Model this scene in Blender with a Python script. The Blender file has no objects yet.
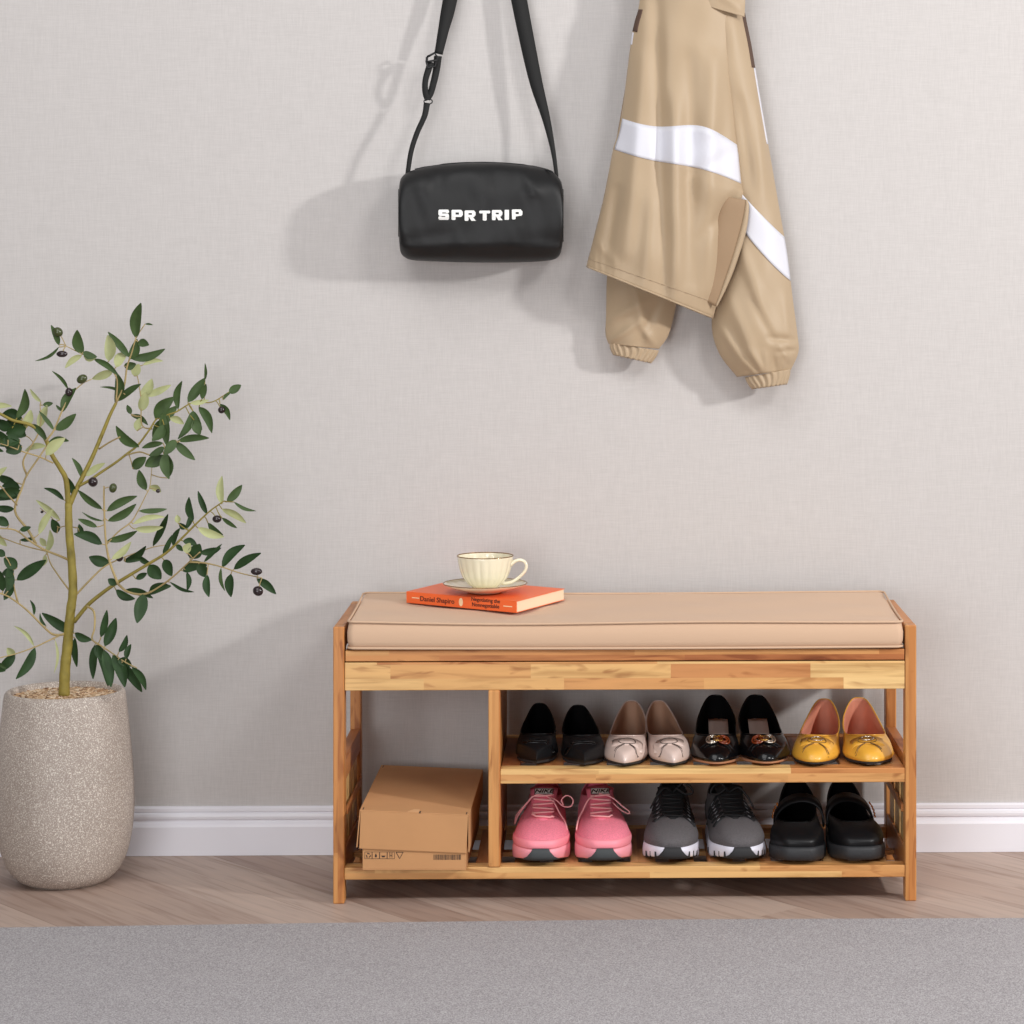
import bpy, math, random
from mathutils import Vector, Matrix
C = bpy.context.scene.collection
PI = math.pi
R = math.radians

# ------------------------------------------------------------------ camera geometry
F = 2567.0                    # focal length in pixels of the 1024 frame
PSI = R(1.2)
HY = 262.0
CXP = 600.8 + F*math.tan(PSI)
CAM = Vector((-0.0423, -4.4, 1.098))
fw = Vector((math.sin(PSI), math.cos(PSI), 0)); rt = Vector((math.cos(PSI), -math.sin(PSI), 0)); up = Vector((0, 0, 1))
def ray(px, py): return fw + rt*((px-CXP)/F) + up*((HY-py)/F)
def proj(p):
    d = Vector(p)-CAM; q = d.dot(fw); return CXP+F*d.dot(rt)/q, HY-F*d.z/q
def P(px, py, Y):             # point of the plane y = Y
    d = ray(px, py); return CAM + d*((Y-CAM.y)/d.y)
def G(px, py, Z=0.0):         # point of the plane z = Z
    d = ray(px, py); return CAM + d*((Z-CAM.z)/d.z)
WALL = 0.374

# ------------------------------------------------------------------ helpers
def c(r, g, b, a=1):
    f = lambda v: (v/255/12.92) if v/255 <= .04045 else ((v/255+.055)/1.055)**2.4
    return (f(r), f(g), f(b), a)
def lerp(a, b, t): return a+(b-a)*t
def clamp(x, a=0, b=1): return max(a, min(b, x))
def sstep(a, b, x):
    t = clamp((x-a)/(b-a)); return t*t*(3-2*t)
def cr(vals, t):              # catmull-rom through equally spaced values, t in 0..1
    n = len(vals)-1; x = clamp(t)*n; i = min(int(x), n-1); f = x-i
    p1, p2 = vals[i], vals[i+1]
    p0 = vals[i-1] if i > 0 else p1*2-p2
    p3 = vals[i+2] if i+2 <= n else p2*2-p1
    return (p1*2 + (p2-p0)*f + (p0*2-p1*5+p2*4-p3)*(f*f) + (p1*3-p0-p2*3+p3)*(f*f*f))*0.5
def V(*a): return Vector(a)

class MB:
    def __init__(s): s.v = []; s.f = []; s.m = []
    def quad(s, *idx, m=0): s.f.append(tuple(idx)); s.m.append(m)
    def box(s, x0, x1, y0, y1, z0, z1, m=0, M=None):
        b = len(s.v)
        for z in (z0, z1):
            for x, y in ((x0, y0), (x1, y0), (x1, y1), (x0, y1)):
                p = Vector((x, y, z)); s.v.append(M@p if M else p)
        for q in ((0,3,2,1), (4,5,6,7), (0,1,5,4), (1,2,6,5), (2,3,7,6), (3,0,4,7)): s.quad(*[b+i for i in q], m=m)
    def loft(s, rings, closed=True, cap0=False, cap1=False, m=0):
        b = len(s.v); n = len(rings[0])
        for r in rings: s.v += [Vector(p) for p in r]
        for i in range(len(rings)-1):
            for j in range(n if closed else n-1):
                k = (j+1) % n
                s.quad(b+i*n+j, b+i*n+k, b+(i+1)*n+k, b+(i+1)*n+j, m=m)
        if cap0: s.quad(*[b+j for j in reversed(range(n))], m=m)
        if cap1: s.quad(*[b+(len(rings)-1)*n+j for j in range(n)], m=m)
    def tube(s, pts, rad, n=8, m=0, flat=1.0, nrm=None, caps=True):
        pts = [Vector(p) for p in pts]; rings = []
        if not hasattr(rad, '__len__'): rad = [rad]*len(pts)
        prev = None
        for i, p in enumerate(pts):
            t = (pts[min(i+1, len(pts)-1)]-pts[max(i-1, 0)])
            if t.length < 1e-9: t = Vector((0,0,1))
            t.normalize()
            if nrm is not None: a = Vector(nrm)
            elif prev is None: a = Vector((0,0,1)) if abs(t.z) < .9 else Vector((0,1,0))
            else: a = prev
            a = (a - t*a.dot(t)).normalized(); prev = a; bb = t.cross(a)
            rings.append([p + (bb*math.cos(2*PI*k/n) + a*(flat*math.sin(2*PI*k/n)))*rad[i] for k in range(n)])
        s.loft(rings, cap0=caps, cap1=caps, m=m)
    def lathe(s, prof, cx=0, cy=0, n=48, m=0, fn=None, close=False):
        rings = []
        for r, z in prof:
            rr = []
            for k in range(n):
                a = 2*PI*k/n; q = r*(fn(a, r, z) if fn else 1)
                rr.append((cx+q*math.cos(a), cy+q*math.sin(a), z))
            rings.append(rr)
        s.loft(rings, m=m)
    def build(s, name, mats, parent=None, smooth=True, bevel=0, solid=0, soff=-1, smat=0, sub=0, fix=True, seg=2, weld=False):
        me = bpy.data.meshes.new(name)
        og = ORG.get(parent.name, Vector((0,0,0))) if parent else Vector((0,0,0))
        me.from_pydata([tuple(p-og) for p in s.v], [], s.f)
        mats = mats if isinstance(mats, (list, tuple)) else [mats]
        for mm in mats: me.materials.append(mm)
        for p, mi in zip(me.polygons, s.m): p.material_index = mi; p.use_smooth = smooth
        if fix:
            import bmesh
            bm = bmesh.new(); bm.from_mesh(me); (bmesh.ops.remove_doubles(bm, verts=bm.verts, dist=2e-4) if weld else None); bmesh.ops.recalc_face_normals(bm, faces=bm.faces); bm.to_mesh(me); bm.free()
        me.update()
        o = bpy.data.objects.new(name, me); C.objects.link(o)
        if parent: o.parent = parent; ORG[o.name] = og
        if bevel:
            b = o.modifiers.new('b', 'BEVEL'); b.width = bevel; b.segments = seg; b.limit_method = 'ANGLE'; b.angle_limit = R(40)
            b.harden_normals = False
        if solid:
            b = o.modifiers.new('s', 'SOLIDIFY'); b.thickness = solid; b.offset = soff; b.material_offset = smat; b.material_offset_rim = 0
        if sub:
            b = o.modifiers.new('u', 'SUBSURF'); b.levels = sub; b.render_levels = sub
        return o
ORG = {}
def thing(name, label, cat, loc, group=None):
    o = bpy.data.objects.new(name, None); C.objects.link(o); o.location = loc
    o['label'] = label; o['category'] = cat; o.empty_display_size = .05
    if group: o['group'] = group
    ORG[o.name] = Vector(loc); return o
def tag(o, label, cat, group=None):
    o['label'] = label; o['category'] = cat
    if group: o['group'] = group
    return o
def text_obj(name, txt, mat, parent, M, size, bold=.0, sx=1, shear=0, align='CENTER', extr=.0004, spacing=1.0):
    cu = bpy.data.curves.new(name, 'FONT'); cu.body = txt; cu.size = size; cu.offset = bold; cu.extrude = extr; cu.shear = shear
    cu.align_x = align; cu.align_y = 'CENTER'; cu.space_character = spacing; cu.resolution_u = 3
    t = bpy.data.objects.new('tmp_text', cu); C.objects.link(t)
    bpy.context.view_layer.update()
    me = bpy.data.meshes.new_from_object(t.evaluated_get(bpy.context.evaluated_depsgraph_get()))
    C.objects.unlink(t); bpy.data.objects.remove(t)
    og = ORG.get(parent.name, Vector((0,0,0)))
    for v in me.vertices: v.co = (M @ Vector((v.co.x*sx, v.co.y, v.co.z))) - og
    me.materials.clear(); me.materials.append(mat)
    o = bpy.data.objects.new(name, me); C.objects.link(o); o.parent = parent; ORG[o.name] = og
    return o

# ------------------------------------------------------------------ materials
def newmat(name):
    m = bpy.data.materials.new(name); m.use_nodes = True; nt = m.node_tree
    return m, nt, nt.nodes['Principled BSDF']
def N(nt, typ, **kw):
    n = nt.nodes.new(typ)
    for k, v in kw.items(): setattr(n, k, v)
    return n
def L(nt, a, b): nt.links.new(a, b)
def plain(name, col, rough=.5, metal=0, bump=0, bscale=200, var=0, vscale=20, spec=.5, coat=0, sheen=0):
    m, nt, b = newmat(name); b.inputs['Base Color'].default_value = col; b.inputs['Roughness'].default_value = rough
    b.inputs['Metallic'].default_value = metal; b.inputs['Specular IOR Level'].default_value = spec
    b.inputs['Coat Weight'].default_value = coat; b.inputs['Coat Roughness'].default_value = .08
    b.inputs['Sheen Weight'].default_value = sheen
    tc = N(nt, 'ShaderNodeTexCoord')
    if bump:
        no = N(nt, 'ShaderNodeTexNoise'); no.inputs['Scale'].default_value = bscale; no.inputs['Detail'].default_value = 3
        L(nt, tc.outputs['Object'], no.inputs['Vector'])
        bp = N(nt, 'ShaderNodeBump'); bp.inputs['Strength'].default_value = bump; bp.inputs['Distance'].default_value = .002
        L(nt, no.outputs['Fac'], bp.inputs['Height']); L(nt, bp.outputs['Normal'], b.inputs['Normal'])
    if var:
        no = N(nt, 'ShaderNodeTexNoise'); no.inputs['Scale'].default_value = vscale; no.inputs['Detail'].default_value = 4
        L(nt, tc.outputs['Object'], no.inputs['Vector'])
        r = N(nt, 'ShaderNodeValToRGB')
        r.color_ramp.elements[0].position = .3; r.color_ramp.elements[1].position = .7
        r.color_ramp.elements[0].color = [x*(1-var) for x in col[:3]]+[1]; r.color_ramp.elements[1].color = [min(1, x*(1+var)) for x in col[:3]]+[1]
        L(nt, no.outputs['Fac'], r.inputs['Fac']); L(nt, r.outputs['Color'], b.inputs['Base Color'])
    return m
def mth(nt, op, a, b=None, c_=None):
    n = N(nt, 'ShaderNodeMath', operation=op)
    for i, v in enumerate((a, b, c_)):
        if v is None: continue
        if isinstance(v, (int, float)): n.inputs[i].default_value = v
        else: L(nt, v, n.inputs[i])
    return n.outputs[0]
def ramp(nt, fac, stops, interp='LINEAR'):
    r = N(nt, 'ShaderNodeValToRGB'); e = r.color_ramp.elements; r.color_ramp.interpolation = interp
    while len(e) < len(stops): e.new(.5)
    for k, (p, col) in enumerate(stops): e[k].position = p; e[k].color = col
    L(nt, fac, r.inputs['Fac']); return r.outputs['Color']
def mixc(nt, fac, a, b, mode='MIX'):
    n = N(nt, 'ShaderNodeMix', data_type='RGBA', blend_type=mode)
    if isinstance(fac, (int, float)): n.inputs[0].default_value = fac
    else: L(nt, fac, n.inputs[0])
    for i, v in ((6, a), (7, b)):
        if isinstance(v, tuple): n.inputs[i].default_value = v
        else: L(nt, v, n.inputs[i])
    return n.outputs[2]

def wood(name, axis, cols, stave_len=.3, stave_w=.03, cross=2, seed=0, contrast=1.0, offs=0.0):
    """staves along axis (0,1,2); cross = the axis the staves are laid side by side on"""
    m, nt, b = newmat(name); b.inputs['Roughness'].default_value = .42; b.inputs['Specular IOR Level'].default_value = .35
    tc = N(nt, 'ShaderNodeTexCoord'); sp = N(nt, 'ShaderNodeSeparateXYZ'); L(nt, tc.outputs['Object'], sp.inputs[0])
    al, crs = sp.outputs[axis], sp.outputs[cross]
    row = mth(nt, 'FLOOR', mth(nt, 'ADD', mth(nt, 'DIVIDE', crs, stave_w), 100.0+seed*.37+offs))
    wr = N(nt, 'ShaderNodeTexWhiteNoise', noise_dimensions='1D'); L(nt, mth(nt, 'ADD', row, seed*7.1), wr.inputs['W'])
    col_ = mth(nt, 'FLOOR', mth(nt, 'ADD', mth(nt, 'DIVIDE', al, stave_len), mth(nt, 'MULTIPLY', wr.outputs['Value'], 9.0)))
    cv = N(nt, 'ShaderNodeCombineXYZ'); L(nt, row, cv.inputs[0]); L(nt, col_, cv.inputs[1]); cv.inputs[2].default_value = seed
    wn = N(nt, 'ShaderNodeTexWhiteNoise', noise_dimensions='3D'); L(nt, cv.outputs[0], wn.inputs['Vector'])
    base = ramp(nt, wn.outputs['Value'], cols)
    # grain
    mp = N(nt, 'ShaderNodeMapping'); sc = [70, 70, 70]; sc[axis] = 5; mp.inputs['Scale'].default_value = sc
    ad = N(nt, 'ShaderNodeVectorMath', operation='ADD'); L(nt, tc.outputs['Object'], ad.inputs[0])
    mu = N(nt, 'ShaderNodeVectorMath', operation='SCALE'); L(nt, wn.outputs['Color'], mu.inputs[0]); mu.inputs['Scale'].default_value = 3.0
    L(nt, mu.outputs[0], ad.inputs[1]); L(nt, ad.outputs[0], mp.inputs['Vector'])
    no = N(nt, 'ShaderNodeTexNoise'); no.inputs['Scale'].default_value = 1.0; no.inputs['Detail'].default_value = 5; no.inputs['Distortion'].default_value = .6
    L(nt, mp.outputs[0], no.inputs['Vector'])
    g = ramp(nt, no.outputs['Fac'], [(.3, (1-.32*contrast, 1-.40*contrast, 1-.48*contrast, 1)), (.5, (1, 1, 1, 1)), (.75, (1+.1*contrast,)*3+(1,))])
    o1 = mixc(nt, 1.0, base, g, 'MULTIPLY')
    # dark streaks / knots
    mp2 = N(nt, 'ShaderNodeMapping'); s2 = [26, 26, 26]; s2[axis] = 7; mp2.inputs['Scale'].default_value = s2
    L(nt, ad.outputs[0], mp2.inputs['Vector'])
    n2 = N(nt, 'ShaderNodeTexNoise'); n2.inputs['Scale'].default_value = 1.0; n2.inputs['Detail'].default_value = 2; n2.inputs['Distortion'].default_value = 1.6
    L(nt, mp2.outputs[0], n2.inputs['Vector'])
    k = ramp(nt, n2.outputs['Fac'], [(.0, (1, 1, 1, 1)), (.60, (1, 1, 1, 1)), (.70, (.55, .40, .32, 1))])
    o2 = mixc(nt, .8, o1, k, 'MULTIPLY')
    L(nt, o2, b.inputs['Base Color'])
    bp = N(nt, 'ShaderNodeBump'); bp.inputs['Strength'].default_value = .12; bp.inputs['Distance'].default_value = .001
    L(nt, no.outputs['Fac'], bp.inputs['Height']); L(nt, bp.outputs['Normal'], b.inputs['Normal'])
    return m
OR1, OR2, MID, PALE = c(170,104,60), c(192,128,74), c(206,152,94), c(228,192,134)
WX = wood('wood_apron', 0, [(0, c(192,130,80)), (.25, c(206,152,94)), (.5, c(214,168,108)), (.8, c(222,182,122)), (1, PALE)], .24, .0242, 2, 3)
WXL = wood('wood_lid', 0, [(0, OR1), (.5, OR2), (1, MID)], .42, .03, 2, 5)
WXR = wood('wood_rail', 0, [(0, OR2), (.45, MID), (1, c(228,188,125))], .33, .0105, 2, 11)
WZ = wood('wood_leg', 2, [(0, c(184,120,66)), (.5, c(196,134,76)), (1, c(206,150,90))], .9, .011, 0, 2, .7)
WZP = wood('wood_slat_pale', 2, [(0, c(190,120,70)), (.5, c(214,165,105)), (1, c(226,196,134))], .9, .062, 1, 9, .7)
WY = wood('wood_cross', 1, [(0, c(150,88,50)), (.5, c(185,122,72)), (1, c(212,165,110))], .5, .042, 0, 4)
WYD = wood('wood_side_rail', 1, [(0, OR1), (1, OR2)], .9, .05, 2, 6)

def mat_wall():
    m, nt, b = newmat('linen_wallpaper'); b.inputs['Roughness'].default_value = .8; b.inputs['Specular IOR Level'].default_value = .2
    tc = N(nt, 'ShaderNodeTexCoord'); hs = []
    for s in ((1100, 1, 36), (36, 1, 1100)):
        mp = N(nt, 'ShaderNodeMapping'); mp.inputs['Scale'].default_value = s; L(nt, tc.outputs['Object'], mp.inputs['Vector'])
        no = N(nt, 'ShaderNodeTexNoise'); no.inputs['Scale'].default_value = 1; no.inputs['Detail'].default_value = 3; L(nt, mp.outputs[0], no.inputs['Vector'])
        hs.append(no.outputs['Fac'])
    h = mth(nt, 'ADD', hs[0], hs[1])
    col = ramp(nt, mth(nt, 'MULTIPLY', h, .5), [(.36, c(189,185,183)), (.5, c(195,191,189)), (.64, c(201,197,195))])
    L(nt, col, b.inputs['Base Color'])
    bp = N(nt, 'ShaderNodeBump'); bp.inputs['Strength'].default_value = .12; bp.inputs['Distance'].default_value = .0004
    L(nt, h, bp.inputs['Height']); L(nt, bp.outputs['Normal'], b.inputs['Normal'])
    return m
def mat_floor():
    m, nt, b = newmat('chevron_parquet'); b.inputs['Roughness'].default_value = .5; b.inputs['Specular IOR Level'].default_value = .35
    tc = N(nt, 'ShaderNodeTexCoord'); sp = N(nt, 'ShaderNodeSeparateXYZ'); L(nt, tc.outputs['Object'], sp.inputs[0])
    X, Y = sp.outputs[0], sp.outputs[1]
    W_ = 12.0
    xs = mth(nt, 'DIVIDE', mth(nt, 'ADD', X, 5.14), W_)
    st = mth(nt, 'FLOOR', xs)
    fr = mth(nt, 'SUBTRACT', xs, st)
    par = mth(nt, 'MODULO', st, 2.0)                       # 0/1
    sg = mth(nt, 'SUBTRACT', mth(nt, 'MULTIPLY', par, 2.0), 1.0)
    a = R(40)
    lx = mth(nt, 'MULTIPLY', fr, W_)
    # plank axis direction (sin a, +-cos a)
    lx2 = mth(nt, 'MULTIPLY', lx, sg)
    along = mth(nt, 'ADD', mth(nt, 'MULTIPLY', lx2, math.sin(a)), mth(nt, 'MULTIPLY', Y, math.cos(a)))
    acr = mth(nt, 'SUBTRACT', mth(nt, 'MULTIPLY', Y, math.sin(a)), mth(nt, 'MULTIPLY', lx2, math.cos(a)))
    pw = .092
    pr = mth(nt, 'DIVIDE', acr, pw); pi = mth(nt, 'FLOOR', pr); pf = mth(nt, 'SUBTRACT', pr, pi)
    cv = N(nt, 'ShaderNodeCombineXYZ'); L(nt, st, cv.inputs[0]); L(nt, pi, cv.inputs[1]); w1 = N(nt, 'ShaderNodeTexWhiteNoise', noise_dimensions='1D'); L(nt, pi, w1.inputs['W']); L(nt, mth(nt, 'FLOOR', mth(nt, 'ADD', mth(nt, 'DIVIDE', along, 1.5), mth(nt, 'MULTIPLY', w1.outputs['Value'], 5.0))), cv.inputs[2])
    wn = N(nt, 'ShaderNodeTexWhiteNoise', noise_dimensions='3D'); L(nt, cv.outputs[0], wn.inputs['Vector'])
    base = ramp(nt, wn.outputs['Value'], [(0, c(160,138,126)), (.5, c(172,151,139)), (1, c(184,165,153))])
    gv = N(nt, 'ShaderNodeCombineXYZ'); L(nt, mth(nt, 'MULTIPLY', along, 5.0), gv.inputs[0]); L(nt, mth(nt, 'MULTIPLY', acr, 60.0), gv.inputs[1]); L(nt, mth(nt, 'MULTIPLY', wn.outputs['Value'], 50.0), gv.inputs[2])
    no = N(nt, 'ShaderNodeTexNoise'); no.inputs['Scale'].default_value = 1; no.inputs['Detail'].default_value = 5; no.inputs['Distortion'].default_value = .8
    L(nt, gv.outputs[0], no.inputs['Vector'])
    g = ramp(nt, no.outputs['Fac'], [(.28, (.74, .68, .64, 1)), (.5, (1, 1, 1, 1)), (.75, (1.12, 1.1, 1.08, 1))])
    o = mixc(nt, 1.0, base, g, 'MULTIPLY')
    gap = mth(nt, 'LESS_THAN', pf, .022)
    o2 = mixc(nt, mth(nt, 'MULTIPLY', gap, .3), o, (.12, .08, .06, 1))
    L(nt, o2, b.inputs['Base Color'])
    return m
def mat_rug():
    m, nt, b = newmat('rug_pile'); b.inputs['Roughness'].default_value = .95; b.inputs['Specular IOR Level'].default_value = .1
    tc = N(nt, 'ShaderNodeTexCoord')
    no = N(nt, 'ShaderNodeTexNoise'); no.inputs['Scale'].default_value = 430; no.inputs['Detail'].default_value = 3; L(nt, tc.outputs['Object'], no.inputs['Vector'])
    n2 = N(nt, 'ShaderNodeTexNoise'); n2.inputs['Scale'].default_value = 9; n2.inputs['Detail'].default_value = 4; L(nt, tc.outputs['Object'], n2.inputs['Vector'])
    f = mth(nt, 'ADD', mth(nt, 'MULTIPLY', no.outputs['Fac'], .94), mth(nt, 'MULTIPLY', n2.outputs['Fac'], .06))
    col = ramp(nt, f, [(.34, c(138,134,136)), (.5, c(161,157,159)), (.66, c(184,181,183))])
    L(nt, col, b.inputs['Base Color'])
    bp = N(nt, 'ShaderNodeBump'); bp.inputs['Strength'].default_value = .5; bp.inputs['Distance'].default_value = .002
    L(nt, no.outputs['Fac'], bp.inputs['Height']); L(nt, bp.outputs['Normal'], b.inputs['Normal'])
    return m
def mat_pot():
    m, nt, b = newmat('speckled_stone'); b.inputs['Roughness'].default_value = .55
    tc = N(nt, 'ShaderNodeTexCoord')
    no = N(nt, 'ShaderNodeTexNoise'); no.inputs['Scale'].default_value = 480; no.inputs['Detail'].default_value = 2; L(nt, tc.outputs['Object'], no.inputs['Vector'])
    n2 = N(nt, 'ShaderNodeTexNoise'); n2.inputs['Scale'].default_value = 7; n2.inputs['Detail'].default_value = 3; L(nt, tc.outputs['Object'], n2.inputs['Vector'])
    col = ramp(nt, no.outputs['Fac'], [(.36, c(156,143,135)), (.54, c(174,162,153)), (.61, c(203,194,185)), (.70, c(230,224,215))])
    c2 = ramp(nt, n2.outputs['Fac'], [(.3, (.88, .87, .85, 1)), (.7, (1.08, 1.08, 1.07, 1))])
    L(nt, mixc(nt, 1.0, col, c2, 'MULTIPLY'), b.inputs['Base Color'])
    return m
def mat_gravel():
    m, nt, b = newmat('gravel'); b.inputs['Roughness'].default_value = .8
    tc = N(nt, 'ShaderNodeTexCoord')
    vo = N(nt, 'ShaderNodeTexVoronoi'); vo.inputs['Scale'].default_value = 190; L(nt, tc.outputs['Object'], vo.inputs['Vector'])
    wn = N(nt, 'ShaderNodeTexWhiteNoise', noise_dimensions='3D'); L(nt, vo.outputs['Color'], wn.inputs['Vector'])
    col = ramp(nt, wn.outputs['Value'], [(0, c(110,75,50)), (.3, c(178,138,100)), (.7, c(222,192,156)), (1, c(240,222,196))])
    L(nt, col, b.inputs['Base Color']); return m

M_wall, M_floor, M_rug = mat_wall(), mat_floor(), mat_rug()
M_white = plain('white_paint', c(230,229,236), .4)
M_pot, M_gravel = mat_pot(), mat_gravel()
M_bark = plain('bark', c(138,124,52), .6, var=.2, vscale=60, bump=.3)
M_twig = plain('twig', c(166,146,98), .6, var=.15, vscale=60)
M_leaf = plain('leaf_green', c(64,84,46), .5, var=.22, vscale=45, spec=.25)
M_leafd = plain('leaf_deep_green', c(42,66,34), .5, var=.22, vscale=45, spec=.25)
M_leafp = plain('leaf_pale', c(168,172,122), .5, var=.12, vscale=45)
M_olive = plain('olive_skin', c(40,28,30), .2, spec=.6)
M_oliveg = plain('olive_green_skin', c(62,70,34), .25, spec=.6)
M_cush = plain('cushion_fabric', c(205,172,144), .85, bump=.15, bscale=900, sheen=.1)
M_pipe = plain('piping_fabric', c(202,170,142), .8)
M_jack = plain('jacket_nylon', c(173,151,123), .5, bump=.12, bscale=60, spec=.4, sheen=.15)
M_jackin = plain('jacket_lining', c(150,124,96), .7)
M_jbrown = plain('brown_tape', c(84,62,50), .7)
M_jwhite = plain('white_nylon', c(212,212,220), .5)
M_bag = plain('black_nylon', c(18,18,19), .5, bump=.25, bscale=35, spec=.38)
M_strap = plain('black_webbing', c(22,22,22), .8, bump=.3, bscale=500)
M_plast = plain('black_plastic', c(24,24,26), .55)
M_print = plain('white_print', c(238,238,235), .6)
M_metal = plain('steel', c(170,170,172), .25, metal=1)
M_orange = plain('orange_cover', c(242,108,52), .4)
M_page = plain('book_pages', c(236,214,182), .8, bump=.3, bscale=300)
M_ink = plain('dark_ink', c(92,40,30), .7)
M_inkw = plain('cream_ink', c(250,220,180), .6)
M_inkb = plain('black_ink', c(52,38,32), .7)
M_porc = plain('cream_porcelain', c(236,228,202), .12, spec=.6, coat=.4)
M_gold = plain('gold_edge', c(150,110,60), .25, metal=.8)
M_goldb = plain('bright_gold', c(214,170,90), .2, metal=1)
M_card = plain('cardboard', c(193,143,97), .85, var=.04, vscale=14)
M_cardin = plain('cardboard_edge', c(214,166,120), .9)

# ------------------------------------------------------------------ room
def struct(name, mb, mat, **k):
    o = mb.build(name, mat, **k); o['kind'] = 'structure'; return o
b = MB(); b.box(-2.6, 2.6, WALL, WALL+.1, 0, 2.6); struct('wall_back', b, M_wall, smooth=False)
b = MB(); b.box(-2.6, 2.6, -5.2, WALL+.1, -.08, 0); struct('floor', b, M_floor, smooth=False)
prof = [(0, .0925), (.005, .0925), (.008, .0895), (.008, .0835), (.006, .0815), (.0095, .0785), (.0105, .074), (.0095, .069), (.0062, .0665), (.0066, .0635), (.0105, .060), (.0135, .0545), (.0135, .0), (0, .0)]
b = MB(); b.loft([[(x, WALL-a*.95, z*.965+.0005) for a, z in prof] for x in (-2.6, 2.6)], cap0=True, cap1=True)
struct('baseboard_back', b, M_white, smooth=False)

# rug
b = MB(); front = [*[G(x_, y_, .006) for x_, y_ in ((-260, 928.5), (0, 927), (170, 924.6), (340, 922.2), (640, 919), (1024, 917.4), (1300, 917))]]
rows = []
for k, (off, z) in enumerate(((0, 0.0005), (0.0, .005), (.003, .006))):
    rows.append([(p.x, p.y-off, z) for p in front])
rows.append([(p.x, p.y-1.9, .006) for p in front]); rows.append([(p.x, p.y-1.9, .0005) for p in front])
b.loft([[r[i] for r in rows] for i in range(len(front))], cap0=True, cap1=True)
tag(b.build('rug', M_rug, smooth=False), 'flat woven grey rug on the wooden floor in front of the bench', 'rug')

# ------------------------------------------------------------------ bench
bench = thing('shoe_bench', 'slatted acacia wood shoe storage bench standing against the wall', 'bench', (0, .165, 0))
LW, LD, BD, ZT = .0192, .034, .334, .474
def boxpart(name, x0, x1, y0, y1, z0, z1, mat, parent, bevel=.0012):
    q = MB(); q.box(x0, x1, y0, y1, z0, z1); return q.build(name, mat, parent, smooth=False, bevel=bevel)
for sx in (-1, 1):
    for y0 in (0, BD-LD):
        x0, x1 = sorted((sx*.5, sx*(.5-LW)))
        boxpart('leg', x0, x1, y0, y0+LD, 0, ZT, WZ, bench, .002)
    x0, x1 = sorted((sx*(.5-.001), sx*(.5-LW+.001)))
    boxpart('top_side_rail', x0, x1, LD, BD-LD, .435, ZT, WYD, bench)
    boxpart('middle_side_rail', x0, x1, LD, BD-LD, .205, .245, WYD, bench)
    xa, xb = sorted((sx*(.5-LW+.001), sx*(.5-LW-.003)))
    boxpart('side_batten', xa, xb, .002+LD, BD-LD-.001, .146, .160, WYD, bench)
    boxpart('bottom_side_rail', x0, x1, LD, BD-LD, .030, .087, WYD, bench)
    xa, xb = sorted((sx*(.5-.005), sx*(.5-LW+.005)))
    for y0 in (.046, .130, .214):
        boxpart('side_slat', xa, xb, y0, y0+.070, .087, .205, WZP, bench)
XI = .5-LW
boxpart('front_apron', -XI+.0005, XI-.0005, .002, .018, .3645, .4125, WX, bench)
boxpart('lid', -XI+.0015, XI-.0015, .001, BD-.006, .4145, .433, WXL, bench)
boxpart('back_panel', -XI, XI, BD-.022, BD-.008, .3645, .4135, WXL, bench)
for sx in (-1, 1):
    x0, x1 = sorted((sx*(XI-.0005), sx*(XI-.0125)))
    boxpart('side_panel', x0, x1, .018, BD-.022, .3645, .4135, WYD, bench)
boxpart('storage_floor', -XI+.0125, XI-.0125, .018, BD-.022, .368, .378, WXL, bench)
# divider
DX0, DX1 = P(488.3, 780, 0).x, P(500.3, 780, 0).x
boxpart('divider_post', DX0, DX1, .0, .03, .0614, .3645, WZ, bench, .002)
boxpart('divider_panel', DX0+.002, DX1-.001, .03, .285, .083, .3645, WZ, bench)
boxpart('divider_post', DX0, DX1, .285, .315, .0614, .3645, WZ, bench)
# shelves: front rail, back rail, cross slats
def shelf(name, x0, x1, zt, th, first, period, gap):
    fr = boxpart(name, x0, x1, .002, .036, zt-th, zt, WXR, bench, .0015)
    boxpart('back_rail', x0, x1, BD-.036, BD-.008, zt-th, zt, WXR, fr)
    q = MB(); x = first-period*40
    while x < x1:
        a, b_ = max(x+gap, x0+.0005), min(x+period, x1-.0005)
        if b_-a > .004: q.box(a, b_, .034, BD-.034, zt-.010, zt-.0008)
        x += period
    q.build('cross_slats', WY, fr, smooth=False, bevel=.001)
    for sy in (.16,): boxpart('support_batten', x0, x1, sy, sy+.02, zt-.019, zt-.0105, WXR, fr)
    return fr
shelf('middle_shelf', DX1, XI, .2287, .0247, P(519.5, 760, .02).x, .0752, .028)
shelf('bottom_shelf', -XI, XI, .0614, .0205, P(500.5, 860, .02).x, .0668, .0235)

# ------------------------------------------------------------------ cushion
def rrect(x0, x1, y0, y1, r, n=8, lng=64):
    pts = []
    for cx_, cy_, a0 in ((x1-r, y1-r, 0), (x0+r, y1-r, 90), (x0+r, y0+r, 180), (x1-r, y0+r, 270)):
        for k in range(n+1):
            a = R(a0+90*k/n); pts.append((cx_+r*math.cos(a), cy_+r*math.sin(a)))
        nx = {0: (x0+r, y1), 90: (x0, y0+r), 180: (x1-r, y0), 270: (x1, y1-r)}[a0]
        lx, ly = pts[-1]
        for k in range(1, lng): pts.append((lerp(lx, nx[0], k/lng), lerp(ly, nx[1], k/lng)))
    return pts
cush = thing('bench_cushion', 'long beige fabric seat cushion with piped edges lying on the bench', 'cushion', (0, .15, .433))
cx0, cx1, cy0, cy1 = P(348, 640, 0).x, P(902.5, 640, 0).x, -.004, .292
A = P(516.6, 613.1, .089); A.z = 0; zb = .4848; BL, BW, BT = .232, .165, .0205
uu = V(-math.cos(R(30)), math.sin(R(30)), 0); vv = V(math.sin(R(30)), math.cos(R(30)), 0)
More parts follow.
